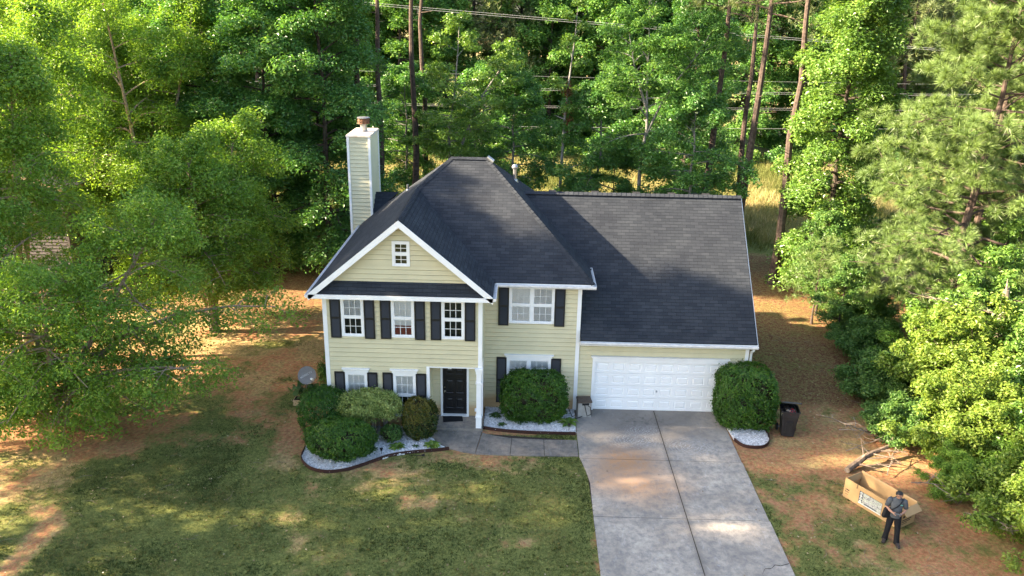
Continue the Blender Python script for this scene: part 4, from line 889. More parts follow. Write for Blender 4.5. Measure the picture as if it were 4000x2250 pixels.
deadbranch(98, 2.8, (13.2, -8.8, .9), R_(150), R_(2), 'bare branch on the low thicket at the lower right')
deadbranch(111, 1.9, (9.3, -2.7, .1), R_(20), R_(10), 'tangle of bare twigs on the ground right behind the fallen log', .018)
deadbranch(112, 1.7, (10.1, -4.2, .1), R_(60), R_(14), 'bare twigs against the thicket behind the cardboard box', .016)
deadbranch(113, 2.0, (9.6, -1.2, .1), R_(-30), R_(16), 'bare grey brush at the foot of the dark low thicket', .018)
lg = MB(); lg.tube([(8.86, -3.98, .11), (9.25, -3.68, .18), (9.6, -3.45, .30), (10.0, -3.2, .34), (10.7, -2.85, .42)], [.11, .115, .10, .09, .06], 9); lg.tube([(9.5, -3.5, .3), (9.62, -3.55, .52)], [.05, .02], 6); lg.face([(8.845+.10*math.cos(t)*.6, -3.985-.10*math.cos(t)*.8, .11+.1*math.sin(t)) for t in np.linspace(0, 6.0, 9)], 1)
for p, q in (((9.3, -3.7, .2), (9.9, -4.2, .3)), ((9.6, -3.45, .3), (9.7, -2.8, .6)), ((9.9, -3.25, .34), (10.5, -3.8, .5)), ((9.2, -3.75, .15), (10.6, -4.05, .45)), ((10.2, -3.1, .36), (11.0, -3.4, .55)), ((9.5, -3.5, .25), (10.9, -3.75, .6))): lg.tube([p, q], [.03, .008], 5)
tag(lg.build('fallen_log', [mat('log_bark', (.17, .13, .10), .9, .1, .4, 9, .5, 25, c2=(.06, .045, .035)), M['dead']], smooth=True), 'fallen dark log with broken pale end behind the cardboard box', 'log')

# ---- clipped shrubs round the house
def shrub(name, seed, mt, rx, ry, h, n, leaf, label, loc, p=2.6, z0=.05, cat='shrub', tonetop=0, ragged=.03, rz=0, group='clipped shrubs round the house', bare=0):
    g = np.random.default_rng(seed); u = unit(g.normal(size=(n, 3)))
    r = 1/(np.abs(u[:, 0])**p+np.abs(u[:, 1])**p+np.abs(u[:, 2])**p)**(1/p)
    lump = 1+.22*(fbm(u[:, 0]*2+u[:, 2]*1.7+seed, u[:, 1]*2-u[:, 2], 2.1, 4)-.5)*2
    dep = 1-np.abs(g.normal(size=n))*ragged*1.6+(g.random(n) < .06)*g.random(n)*.11
    P = u*r[:, None]*(lump*dep)[:, None]; nr = unit(u*.9+g.normal(size=(n, 3))*.55+np.array([0, 0, .25]))
    zz = P[:, 2].copy(); P = P*np.array([rx, ry, h/2])+np.array([0, 0, h/2+z0])
    keep = P[:, 2] > z0
    if bare: keep &= ~((zz < -.15) & (g.random(n) < bare))
    tone = np.clip(g.normal(.42, .26, n)+.45*(fbm(P[:, 0]+seed, P[:, 1]+P[:, 2], 2.2, 3)-.5)*2+tonetop*np.clip(zz, 0, 1), 0, 1)
    keep &= ~((fbm(P[:, 0]*1.3+seed*3.1, P[:, 2]*1.6+P[:, 1], 2.6, 2) > .66) & (g.random(n) < .75))
    P, nr, tone = P[keep], nr[keep], tone[keep]
    o = empty(name, loc, rz); tag(o, label, cat, group)
    link('foliage', crown_mesh(leaves_at(g, P, nr, leaf, .6, .15, tone), mt, 'foliage'), o)
    w_ = MB()
    for i in range(5): w_.tube([(g.normal()*.06, g.normal()*.06, -.06), (g.normal()*rx*.25, g.normal()*ry*.25, h*.5)], [.03, .015], 5)
    me = wood_mesh(w_, M['twig'], 'stem'); link('stem', me, o)
    # dark solid core: inner shade and dense twigs put into one colour
    dark_core = MB(); K, Lr = 18, 10; ring = []
    for i in range(Lr+1):
        ph = math.pi*i/Lr; row = []
        for k in range(K):
            v_ = np.array([math.sin(ph)*math.cos(2*math.pi*k/K), math.sin(ph)*math.sin(2*math.pi*k/K), math.cos(ph)]); rr = .86/(sum(abs(v_)**p))**(1/p)
            q = v_*rr*np.array([rx, ry, h/2])+np.array([0, 0, h/2+z0]); row.append(tuple(q))
        ring.append(row)
    for i in range(Lr):
        for k in range(K): dark_core.face([ring[i][k], ring[i+1][k], ring[i+1][(k+1) % K], ring[i][(k+1) % K]])
    if not bare: link('branches', wood_mesh(dark_core, M['twig'], 'branches'), o)  # closed dark shell that blocks the view through, not single branches
    return o
shrub('shrub', 101, M['leaf_mid'], 1.17, .66, 1.86, 26000, .072, 'large rounded square green shrub under the middle ground floor window', (-1.62, -.86, 0), 3.4)
shrub('shrub', 102, M['leaf_mid'], 1.03, .93, 2.2, 33000, .072, 'tall square clipped shrub beside the right end of the garage door', (6.16, -.78, 0), 3.8)
shrub('shrub', 103, M['leaf_mid'], 1.18, .82, 1.24, 26000, .066, 'dark green mounded shrub at the front of the left gravel bed', (-8.14, -3.74, 0), 2.2)
shrub('shrub', 104, M['leaf_box'], .82, .62, 1.72, 17000, .066, 'dark shrub at the left front corner of the house', (-9.05, -2.35, 0), 2.8, bare=.25)
shrub('shrub', 105, M['leaf_vari'], 1.16, .66, 1.05, 21000, .065, 'pale variegated flat topped shrub under the left ground floor windows', (-7.42, -2.36, .66), 2.7, ragged=.13, bare=.5)
shrub('shrub', 106, M['leaf_copper'], .62, .60, 1.52, 17000, .06, 'round shrub with copper tips left of the front door', (-5.62, -2.42, 0), 2.15, tonetop=.45)
# bare legs of the variegated shrub
g = np.random.default_rng(107); lg = MB()
for i in range(26):
    x, y = g.uniform(-.8, .8), g.uniform(-.3, .3); lg.tube([(x*.5, y*.5, 0), (x*.8+g.normal()*.08, y*.9, .5), (x*1.1, y*1.2, 1.05)], [.02, .014, .006], 4, cap=False)
vr = [o for o in col.objects if o.get('label', '').startswith('pale variegated')][0]; lo = lg.build('stem', M['bark_grey'], vr); lo.location = (0, 0, -.66)
for o in list(vr.children):
    if o.name.startswith('stem') and o != lo: bpy.data.objects.remove(o)
shrub('shrub', 108, M['leaf_under'], .38, .34, .62, 2600, .07, 'small dark bush in the gravel beneath the variegated shrub', (-6.6, -2.72, 0), 2.2, ragged=.12)
# hostas
def hosta(seed, s, n, label, loc, mt=M['leaf_hosta']):
    g = np.random.default_rng(seed); V = []; F = []; T = []; b = 0
    for i in range(n):
        az = i*2.4+g.normal()*.2; L = s*g.uniform(.6, 1.); wd = L*.20; tn = g.random(); h0 = .9*(1-i/n)+.25
        for k in range(5):
            q = k/4; r = L*q; z = L*(h0*q*1.1-.9*q*q*h0)+.03; w2 = wd*math.sin(math.pi*min(.97, .12+q*.86))
            c, sn = math.cos(az), math.sin(az); V += [(c*r-sn*w2, sn*r+c*w2, z+w2*.3), (c*r, sn*r, z), (c*r+sn*w2, sn*r-c*w2, z+w2*.3)]; T += [tn]*3
            if k: a_ = b+(k-1)*3; F += [(a_, a_+1, a_+4, a_+3), (a_+1, a_+2, a_+5, a_+4)]
        b += 15
    o = link('hosta_plant', np_mesh('hosta_plant', V, F, mt, T)); o.location = loc; return tag(o, label, 'plant', 'leafy plants in the gravel beds')
hosta(1, .34, 26, 'bright green hosta in the left gravel bed, nearer the front mound', (-6.37, -3.18, 0)); hosta(2, .34, 28, 'bright green hosta at the right tip of the left gravel bed', (-5.16, -2.98, 0))
hosta(3, .32, 22, 'dark green hosta in the gravel beside the porch post', (-3.02, -.72, 0), M['leaf_cucumber']); hosta(4, .2, 14, 'small thin plant at the front edge of the gravel by the porch', (-2.78, -1.4, 0), M['leaf_cucumber'])
hosta(5, .42, 30, 'large hosta at the driveway end of the middle gravel bed', (-.32, -1.15, 0)); hosta(6, .16, 12, 'tiny dark plant between the two bright hostas', (-5.72, -3.06, 0), M['leaf_cucumber'])
# gravel beds and edging
beds = {'left': [(-9.5, -3.3), (-9.47, -3.94), (-9.21, -4.39), (-8.86, -4.68), (-8.38, -4.79), (-7.87, -4.67), (-7.43, -4.4), (-6.95, -4.02), (-6.45, -3.66), (-5.72, -3.42), (-5.11, -3.29), (-4.55, -3.14), (-5.0, -2.78), (-5.28, -2.3), (-5.38, -1.7), (-9.3, -1.7), (-9.45, -2.6)],
        'middle': [(-3.44, -.02), (-3.44, -1.62), (-2.9, -1.76), (-2.16, -1.86), (-1.2, -1.9), (-.09, -1.88), (-.05, -.02)], 'right': [(5.52, .0), (5.53, -1.2), (5.58, -2.0), (5.8, -2.42), (6.26, -2.52), (6.62, -2.36), (6.86, -1.9), (6.88, -1.3), (6.6, .0)]}
M['stone'] = mat('white_stones', (.86, .86, .86), .6, .3, .22, 13, c2=(.26, .26, .27)); M['stone_base'] = mat('stone_bed', (.74, .74, .74), .8, .2, .5, 35, .9, 40, c2=(.22, .22, .23))
M['edging'] = mat('brown_edging', (.045, .018, .014), .6, .3, .2, 6)
def inpoly(px, py, poly):
    r = np.zeros(len(px), bool)
    for (xa, ya), (xb, yb) in zip(poly, poly[1:]+poly[:1]): r ^= ((ya > py) != (yb > py)) & (px < (xb-xa)*(py-ya)/(yb-ya+1e-12)+xa)
    return r
edge_run = {'left': slice(0, 12), 'middle': slice(1, 6), 'right': slice(2, 9)}
lab = {'left': 'long curved dark brown edging of the left gravel bed', 'middle': 'straight dark brown edging between gravel and walkway strip', 'right': 'rounded brown edging of the gravel by the square garage shrub'}
for bn, poly in beds.items():
    g = np.random.default_rng(len(poly)); xs = np.array([p[0] for p in poly]); ys = np.array([p[1] for p in poly]); area = (xs.max()-xs.min())*(ys.max()-ys.min())
    n = int(area*900); X = g.uniform(xs.min(), xs.max(), n); Y = g.uniform(ys.min(), ys.max(), n); k = inpoly(X, Y, poly); X, Y = X[k], Y[k]; n = len(X)
    s = g.uniform(.012, .030, n); oct_ = np.array([(1, 0, 0), (0, 1, 0), (-1, 0, 0), (0, -1, 0), (0, 0, .7), (0, 0, -.7)]); th = g.uniform(0, 6.28, n)
    O = oct_[None]*(s[:, None, None]*g.uniform(.6, 1.4, (n, 6, 1))); c, sn = np.cos(th)[:, None], np.sin(th)[:, None]
    Vx = O[..., 0]*c-O[..., 1]*sn+X[:, None]; Vy = O[..., 0]*sn+O[..., 1]*c+Y[:, None]; Vz = O[..., 2]+g.uniform(.025, .05, n)[:, None]
    V = np.stack([Vx, Vy, Vz], -1).reshape(-1, 3); ft = np.array([(0, 1, 4), (1, 2, 4), (2, 3, 4), (3, 0, 4), (1, 0, 5), (2, 1, 5), (3, 2, 5), (0, 3, 5)]); F = (ft[None]+(np.arange(n)*6)[:, None, None]).reshape(-1, 3)
    bs = len(V); me = np_mesh('gravel', V, F, M['stone']); me.materials.append(M['stone_base'])
    o = link('gravel', me); tag(o, kind='stuff')
    b = MB(); b.prism(poly, -.05, .022); bo = b.build('gravel_bed', M['stone_base']); tag(bo, kind='structure')
    run = poly[edge_run[bn]]; ed = MB()
    # smooth the run
    pts = [Vector((x, y, 0)) for x, y in run]; sm = []
    for i in range(len(pts)-1):
        p0, p1, p2, p3 = pts[max(i-1, 0)], pts[i], pts[i+1], pts[min(i+2, len(pts)-1)]
        for q in np.linspace(0, 1, 5)[:-1]: sm.append(.5*((2*p1)+(p2-p0)*q+(2*p0-5*p1+4*p2-p3)*q*q+(3*p1-p0-3*p2+p3)*q**3))
    sm.append(pts[-1]); prv = None
    for i, p in enumerate(sm):
        dr = (sm[min(i+1, len(sm)-1)]-sm[max(i-1, 0)]).normalized(); sd_ = Vector((-dr.y, dr.x, 0))*.014; cur = [p-sd_, p+sd_]
        if prv:
            a_, b2 = prv; c_, d_ = cur; z = Vector((0, 0, .10)); lo = Vector((0, 0, -.05))
            ed.face([a_+lo, c_+lo, c_+z, a_+z]); ed.face([b2+lo, d_+lo, d_+z, b2+z][::-1]); ed.face([a_+z, c_+z, d_+z, b2+z])
        prv = cur
    tag(ed.build('bed_edging', M['edging']), lab[bn], 'edging', 'edgings of the gravel beds')
# ---- lawn blades and the tall field grass
def blades(name, n, xr, yr, dens, hgt, wd, mt, seed, sp=.5):
    g = np.random.default_rng(seed); X = g.uniform(*xr, n); Y = g.uniform(*yr, n); k = dens(X, Y, g); X, Y = X[k], Y[k]; n = len(X)
    B = np.stack([X, Y, np.full(n, -.03)], 1); h_ = hgt*g.uniform(.5, 1.3, n)[:, None]; az = g.uniform(0, 6.28, n); w2 = np.stack([np.cos(az), np.sin(az), 0*az], 1)*wd*.5
    ln_ = np.concatenate([g.normal(size=(n, 2))*sp, np.ones((n, 1))], 1)
    V = np.stack([B-w2, B+w2, B+ln_*h_], 1).reshape(-1, 3); F = np.arange(3*n).reshape(-1, 3)
    return V, F, n, X, Y, g
def dens_lawn(X, Y, g):
    gc, dc, lc = cover(X, Y); ok = (g.random(len(X)) < np.clip(gc*1.1+dc*.35-.1, 0, 1))
    ok &= ~((X > LEX(Y)-.02) & (X < 5.5)); ok &= ~((X > -9.7) & (X < 7.0) & (Y > -4.9) & (inbed(X, Y) | (Y > -.1)))
    ok &= ~((X > -5.4) & (X < 0) & (Y > -3.46) & (Y < -2.3)); return ok
def LEX(Y): return np.interp(-Y, [0, 1.82, 3.42, 4.2, 5, 6.7, 9.5, 34], [0, -.05, -.05, .1, .2, .17, .16, 0])
def inbed(X, Y):
    r = np.zeros(len(X), bool)
    for p in beds.values(): r |= inpoly(X, Y, p)
    return r
V, F, n, X, Y, g = blades('grass', 420000, (-22, 11), (-12.5, 6), dens_lawn, .065, .034, None, 201, .8)
gc, dc, lc = cover(X, Y); T = np.clip(.30+.75*dc-.55*gc+g.normal(0, .16, n), 0, 1)
g2 = np.random.default_rng(207); X2 = g2.uniform(-21, 10.5, 60000); Y2 = g2.uniform(-12.5, 6, 60000); gc2, dc2, lc2 = cover(X2, Y2); k2 = dens_lawn(X2, Y2, g2) & (g2.random(60000) < .09) & (gc2 > .12); X2, Y2 = X2[k2], Y2[k2]; m2_ = len(X2)
C2 = np.stack([X2, Y2, np.full(m2_, -.02)], 1); V2, F2, T2 = needles_at(g2, C2, np.tile([0, 0, 1.], (m2_, 1)), 14, .09, .026); F = np.concatenate([F, F2+len(V)]); V = np.concatenate([V, V2]); T = np.concatenate([T, np.repeat(np.clip(.32+.6*g2.random(m2_), 0, 1), 14)])
tag(link('grass', np_mesh('grass', V, F, M['blade'], np.repeat(T, 3))), kind='stuff')
def dens_field(X, Y, g): return g.random(len(X)) < np.clip((Y-22.8+1.6*np.sin(X*.6))/3, 0, 1)*(.35+.65*(fbm(X, Y, .5, 3) > .42))
V, F, n, X, Y, g = blades('tall_grass', 150000, (-34, 34), (22, 56), dens_field, .75, .045, None, 202, .35)
T = np.clip(.62-.9*sstep(.44, .58, fbm(X, Y, .22))+g.normal(0, .2, n), 0, 1)
tag(link('tall_grass', np_mesh('tall_grass', V, F, M['hay'], np.repeat(T, 3))), kind='stuff')
# leaf litter and twigs dropped on the ground
g = np.random.default_rng(203); n = 2600; X = g.uniform(-20, 12, n); Y = g.uniform(-11, 20, n); k = ~(inbed(X, Y) & (g.random(n) < .6)) & ~(~inbed(X, Y) & (X > -9.9) & (X < 6.7) & (Y > -3.5) & (Y < 9.6)) & ~((X > -.1) & (X < 5.5) & (g.random(n) < .85)); X, Y = X[k], Y[k]; n = len(X)
V, F, T = leaves_at(g, np.stack([X, Y, np.where(inbed(X, Y), .06, .02)], 1), unit(np.array([0, 0, 1.])+g.normal(size=(n, 3))*.3), .07, .6)
tag(link('leaf_litter', np_mesh('leaf_litter', V, F, leafmat('fallen_leaves', (.16, .10, .05), (.27, .19, .10), (.42, .34, .22), .1), T)), kind='stuff')
n = 700; g = np.random.default_rng(204); tw = MB()
for i in range(260):
    x, y = (g.uniform(6.9, 12), g.uniform(-2, 20)) if i < 140 else (g.uniform(-20, -9.8), g.uniform(-9, 10)) if i < 220 else (g.uniform(5.8, 10), g.uniform(-10, -2)); a_ = g.uniform(0, 6.28); L = g.uniform(.15, .6)
    tw.tube([(x, y, .015), (x+math.cos(a_)*L*.5, y+math.sin(a_)*L*.5, .03), (x+math.cos(a_+.3)*L, y+math.sin(a_+.3)*L, .015)], [.007, .006, .003], 3, cap=False)
tag(tw.build('twig_litter', M['dead']), kind='stuff')
#PART3
# ================================================================ THINGS
# neighbouring house behind the birches
nb = tag(empty('house', (-30.9, 16, 0)), 'neighbouring grey-mauve house, mostly hidden behind the birches', 'house')
M['mauve'] = siding_mat('mauve_siding', (.13, .115, .112), False)
def laps2(mb, p0, p1, z0, z1, nrm, slope=None): laps(mb, p0, p1, z0, z1, nrm, slope=slope)
q = MB(); laps(q, (-5.3, -4), (5.3, -4), 0, 7.0, (0, -1), slope=lambda z: (0, 10.6) if z < 5.5 else ((z-5.5)/.30, 10.6-(z-5.5)/.30)); laps(q, (5.3, -4), (5.3, 5), 0, 5.5, (1, 0)); q.build('wall', M['mauve'], nb)
q = MB()
for sx in (1, -1):
    a_, b_ = (sx*5.7, 5.42), (0, 7.13); q.face([(a_[0], -4.35, a_[1]), (a_[0], 5.4, a_[1]), (b_[0], 5.4, b_[1]), (b_[0], -4.35, b_[1])], 0, [(0, 0), (9.7, 0), (9.7, 5.9), (0, 5.9)])
    q.face([(a_[0], -4.35, a_[1]-.06), (a_[0], 5.4, a_[1]-.06), (b_[0], 5.4, b_[1]-.06), (b_[0], -4.35, b_[1]-.06)], 0)
q.build('roof', M['shingle'], nb)
q = MB(); bar(q, (-5.7, -4.37, 5.42), (0, -4.37, 7.13), .03, .22); bar(q, (0, -4.37, 7.13), (5.7, -4.37, 5.42), .03, .22); q.box(5.62, -4.3, 5.22, 5.66, 5.3, 5.40); q.build('fascia', mat('tan_fascia', (.42, .30, .2), .6), nb)
q = MB(); q.box(5.22, -4.03, 0, 5.33, -3.9, 5.45); q.build('corner_board', M['mauve'], nb)
# power lines of the clearing
M['wire'] = mat('aluminium_wire', (.36, .36, .35), .5, .3, .05, 1)
wl_lab = ['lowest power line crossing above the field', 'power line second from the bottom, lower of its pair', 'power line second from the bottom, upper of its pair', 'power line of the middle pair, lower wire', 'power line of the middle pair, upper wire', 'thin power line above the middle pair',
          'power line of the highest sloping pair, lower wire', 'power line of the highest sloping pair, upper wire']
for (y, za, zb, r), lb in zip(((40, 5.02, 5.16, .028), (40, 6.62, 6.72, .022), (40, 6.75, 6.86, .022), (41, 8.0, 8.0, .022), (41, 8.13, 8.13, .022), (41, 9.2, 9.1, .018), (39, 14.32, 13.35, .03), (39, 14.48, 13.5, .03)), wl_lab):
    sl = (zb-za)/16.; q = MB(); pts = [(x, y, za+sl*(x+13)+.0005*(x+2)**2*.4) for x in np.linspace(-60, 60, 41)]; q.tube(pts, r*.5, 5)
    tag(q.build('power_line', M['wire'], smooth=True), lb, 'power line', 'power lines above the field')
# satellite dish
ds = tag(empty('satellite_dish', (-10.36, .3, 0)), 'round grey satellite dish on a pole at the left front corner of the house', 'satellite dish')
M['dish'] = mat('dish_grey', (.24, .23, .235), .45, .4, .12, 6); M['dish_txt'] = mat('dish_lettering', (.62, .62, .62), .5)
q = MB(); q.tube([(0, 0, -.1), (0, 0, .75), (.02, -.05, .95)], .026, 10); q.build('pole', M['metal'], ds, smooth=True)
nrm = Vector((.02, -.80, .42)).normalized(); Md = Matrix.Translation((.10, -.16, 1.10)) @ nrm.to_track_quat('Z', 'Y').to_matrix().to_4x4()
q = MB(); q.lathe([(0.001, -.002), (.12, .008), (.22, .028), (.30, .052), (.345, .070), (.350, .062), (.30, .035), (.2, .005), (0.001, -.03)], k=36, M=Md); dish = q.build('dish', M['dish'], ds, smooth=True)
cu = bpy.data.curves.new('lettering', 'FONT'); cu.body = 'DIRECTV'; cu.size = .105; cu.extrude = .002; cu.align_x = 'CENTER'; tmp = bpy.data.objects.new('t', cu); col.objects.link(tmp)
dg = bpy.context.evaluated_depsgraph_get(); tm = bpy.data.meshes.new_from_object(tmp.evaluated_get(dg)); bpy.data.objects.remove(tmp)
tm.materials.clear(); tm.materials.append(M['dish_txt']); tx = link('lettering', tm, dish)
tx.matrix_local = Md @ Matrix.Rotation(R_(30), 4, 'Z') @ Matrix.Translation((.01, .0, .040))
q = MB(); q.lathe([(0, 0), (.028, 0), (.028, .004), (0, .004)], k=14, M=Md @ Matrix.Rotation(R_(30), 4, 'Z') @ Matrix.Translation((-.235, .03, .045))); q.build('emblem', M['dish_txt'], dish)
q = MB(); e0 = Md @ Vector((0.02, -.33, .04)); e1 = Md @ Vector((.26, -.16, .30)); q.tube([e0, e0.lerp(e1, .5)+Vector((.05, -.03, -.06)), e1], .016, 8); ar = q.build('arm', M['metal'], ds)
q = MB(); q.tube([e1+Vector((.04, -.02, .0)), e1+Vector((-.06, .03, .02))], [.05, .035], 10); q.build('receiver_head', M['white'], ar)
q = MB(); q.tube([(0.02, -.03, .92), (.08, -.10, 1.08)], .05, 8); q.build('bracket', M['metal'], ds)
# planter with broad leaves, straggly vine at the wall
M['pine_wood'] = mat('raw_wood', (.48, .34, .2), .8, .2, .2, 8)
q = MB(); q.box(-.23, -.17, 0, .23, .17, .24); q.box(-.25, -.19, .18, .25, .19, .215); q.box(-.25, -.19, .03, .25, .19, .065); q.box(-.21, -.15, .24, .21, .15, .245, 1)
o = q.build('planter_box', [M['pine_wood'], M['soil']]); o.location = (-10.52, -.1, 0); tag(o, 'small raw wood planter box beneath the satellite dish', 'planter')
g = np.random.default_rng(301); w_ = MB(); C = []
for i in range(34):
    a_ = g.uniform(0, 6.28); r = g.uniform(.15, .75); h = g.uniform(.3, .75); p = np.array([math.cos(a_)*r+.18, math.sin(a_)*r*.6+.1, h]); C.append(p); w_.tube([(0, 0, .2), tuple(p*.6+np.array([0, 0, .25])), tuple(p)], [.012, .01, .006], 4, cap=False)
C = np.array(C); nn_ = unit(np.array([0, -.25, 1.])+g.normal(size=C.shape)*.35); VFT = [leaves_at(g, C, nn_, .26, .95, .08), leaves_at(g, C+g.normal(size=C.shape)*.12, nn_, .2, .95, .08)]
make_tree('planter_plant', [('stem', wood_mesh(w_, M['leaf_cucumber'], 'stem')), ('foliage', crown_mesh(VFT, M['leaf_cucumber'], 'foliage'))], 'broad leafed squash plant spilling out of the wood planter box', None, (-10.45, 0, 0), 0, 'plant')
o = make_tree('bush', shC, 'straggly bush against the left wall behind the satellite dish', None, (-9.75, 1.8, 0), .4, 'bush'); o.scale = (.42, .5, .72)
# doormat
q = MB(); q.prism([(-4.98, -.99), (-4.27, -.89), (-4.20, -1.30), (-4.92, -1.42)], .102, .118); tag(q.build('doormat', M['black_matte']), 'dark rectangular doormat on the porch in front of the black door', 'doormat')
# grey box by the garage
gb = tag(empty('equipment_box', (.28, -.40, .012), R_(6)), 'grey square box with brown top beside the garage door', 'box')
q = MB(); q.box(-.25, -.2, 0, .25, .2, .60); q.box(-.255, -.205, .50, .255, .205, .515); q.build('cabinet', mat('grey_panel', (.36, .34, .31), .6, .3, .12, 5), gb)
q = MB(); q.box(-.27, -.225, .60, .27, .225, .66); q.box(-.24, -.2, .66, .24, .2, .675); q.build('lid', mat('brown_lid', (.10, .075, .06), .6, .3, .2, 6), gb)
q = MB(); q.box(-.10, -.21, .50, .16, -.2005, .58); q.build('control_panel', M['black_matte'], gb)
q = MB(); q.tube([(.22, -.36, .55), (.30, -.62, .50), (.36, -.66, .25), (.40, -.64, .08), (.55, -.62, .16), (.52, -.60, .42), (.42, -.6, .5)], .014, 6); q.tube([(.22, -.62, .06), (.0, -.75, .035), (-.16, -.62, .05), (-.3, -.4, .28), (-.42, -.2, .62), (-.5, -.05, .9)], .014, 6)
cord = q.build('cord', M['black_matte'], gb, smooth=True); cord.matrix_parent_inverse = (Matrix.Translation((.28, -.40, .012)) @ Matrix.Rotation(R_(6), 4, 'Z')).inverted()
# path lights
def plight(loc, label, tilt=0):
    o = tag(empty('path_light', loc), label, 'garden light', 'small black garden path lights'); o.rotation_euler.y = tilt
    q = MB(); q.tube([(0, 0, -.05), (0, 0, .22)], .009, 6); q.build('stake', M['black_matte'], o)
    q = MB(); q.lathe([(0, .20), (.03, .20), (.035, .27), (.06, .275), (.055, .29), (.0, .30)], k=12); q.build('lamp_head', M['black_matte'], o)
plight((-6.8, -3.66, 0), 'black path light standing at the curved edge of the left gravel'); plight((-.33, -1.66, 0), 'black path light beside the large hosta in the middle bed'); plight((-5.63, -3.66, .04), 'black path light lying tipped over on the lawn edge', R_(85))
# dustbin
can = tag(empty('wheelie_bin', (7.62, -1.42, 0), R_(-8)), 'black wheeled dustbin with lid propped open on bare soil', 'dustbin')
M['bin'] = mat('bin_plastic', (.022, .022, .025), .42, .45, .25, 4)
def rrect(w2, d2, r=.06, n=4, cx_=0, cy_=0):
    out = []
    for (sx, sy, a0) in ((1, 1, 0), (-1, 1, 90), (-1, -1, 180), (1, -1, 270)):
        for i in range(n): t = R_(a0+90*i/(n-1)); out.append((cx_+sx*(w2-r)+r*math.cos(t), cy_+sy*(d2-r)+r*math.sin(t)))
    return out
def loft(mb, secs, cap0=True, cap1=True, mi=0):
    for A, B in zip(secs, secs[1:]):
        for k in range(len(A)): mb.face([A[k], A[(k+1) % len(A)], B[(k+1) % len(A)], B[k]], mi)
    if cap0: mb.face(secs[0][::-1], mi)
    if cap1: mb.face(secs[-1], mi)
sec = lambda w2, d2, z, r=.06, cy_=0: [(x, y, z) for x, y in rrect(w2, d2, r, 4, 0, cy_)]
q = MB(); loft(q, [sec(.225, .25, .03), sec(.25, .27, .45), sec(.265, .29, .62), sec(.285, .31, .80), sec(.295, .32, .82), sec(.30, .325, .98), sec(.325, .35, .99), sec(.325, .35, 1.04), sec(.285, .31, 1.04), sec(.275, .30, .70)], True, True)
q.box(-.10, -.335, .60, .10, -.27, .63); q.box(-.12, -.30, .18, -.10, -.255, .60); q.box(.10, -.30, .18, .12, -.255, .60); q.box(-.06, -.292, .50, .06, -.28, .512, 0)
q.build('body', M['bin'], can)
q = MB(); Ml = Matrix.Translation((0, .34, 1.05)) @ Matrix.Rotation(R_(-27), 4, 'X')
lo = [[Ml @ Vector((x, y-.35, z)) for x, y in rrect(w2, d2, .08)] for w2, d2, z in ((.34, .36, 0), (.345, .365, .02), (.33, .35, .04), (.2, .22, .06))]; loft(q, lo); q.build('lid', mat('bin_lid', (.045, .047, .052), .5, .4, .2, 5), can)
for sx in (-1, 1):
    q = MB(); q.tube([(sx*.27, .27, .13), (sx*.34, .27, .13)], .13, 18); q.build('wheel', M['black_matte'], can)
q = MB(); q.tube([(-.3, .27, .13), (.3, .27, .13)], .018, 8); q.build('axle', M['metal'], can)
q = MB(); q.tube([(-.24, .36, .96), (-.24, .43, 1.0), (.24, .43, 1.0), (.24, .36, .96)], .018, 8); q.build('handle', M['bin'], can)
q = MB(); q.box(.326, -.12, .84, .329, .06, .97); q.box(-.303, -.26, .84, -.30, -.18, .95); q.build('sticker', mat('sticker', (.55, .6, .5), .5), can)
g = np.random.default_rng(310); bm = bmesh.new(); bmesh.ops.create_icosphere(bm, subdivisions=4, radius=1)
for v in bm.verts:
    p = np.array(v.co); f = 1+.22*(fbm(np.array([p[0]*2+3]), np.array([p[1]*2+p[2]*1.5]), 2.0, 3)[0]-.5)*2; v.co = Vector(p*f*np.array([.25, .27, .20]))
me = bpy.data.meshes.new('garbage_bag'); bm.to_mesh(me); bm.free(); me.materials.append(mat('black_bag_film', (.012, .012, .014), .28, .55, .2, 6, .6, 18)); me.polygons.foreach_set('use_smooth', [True]*len(me.polygons))
gbag = link('garbage_bag', me, None, (7.62, -1.46, .95)); tag(gbag, 'shiny black rubbish bag with red drawstring inside the dustbin', 'rubbish bag')
q = MB(); 
for a_ in (-.5, .1, .6): q.tube([(0, -.14, .17), (a_*.14, -.22, .14), (a_*.2, -.275, .04), (a_*.17+.03, -.29, -.03), (a_*.05, -.26, .06), (0, -.18, .15)], .0045, 5)
q.build('drawstring', mat('red_plastic', (.40, .02, .03), .4), gbag)
# cardboard box
bx = tag(empty('cardboard_box', (8.22, -5.33, .0), math.atan2(-.858, .513)), 'big open tan cardboard box behind the man, picture label on its side', 'cardboard box')
M['card'] = mat('corrugated_card', (.44, .285, .135), .85, .15, .08, 4); M['card_in'] = mat('card_inside', (.42, .28, .14), .85, .15, .06, 3)
L_, D_, H_, tk = 1.97, .76, .67, .012
q = MB(); q.box(0, 0, 0, L_, tk, H_); q.box(0, D_-tk, 0, L_, D_, H_); q.box(0, tk, 0, tk, D_-tk, H_-.002); q.box(L_-tk, tk, 0, L_, D_-tk, H_-.002); q.box(tk, tk, .004, L_-tk, D_-tk, .016); q.build('carton', M['card'], bx)
q = MB(); q.box(0, .02, 0, .24, D_-.02, .008, M=Matrix.Translation((L_, 0, H_)) @ Matrix.Rotation(R_(38), 4, 'Y')); q.build('flap', M['card_in'], bx)
q = MB(); q.box(0, .02, 0, .22, D_-.02, .008, M=Matrix.Translation((tk, 0, H_-.004)) @ Matrix.Rotation(R_(80), 4, 'Y')); q.build('flap', M['card_in'], bx)
q = MB(); q.box(.02, 0, 0, L_-.02, .05, .006, M=Matrix.Translation((0, D_-tk, H_)) @ Matrix.Rotation(R_(70), 4, 'X')); q.build('flap', M['card_in'], bx)
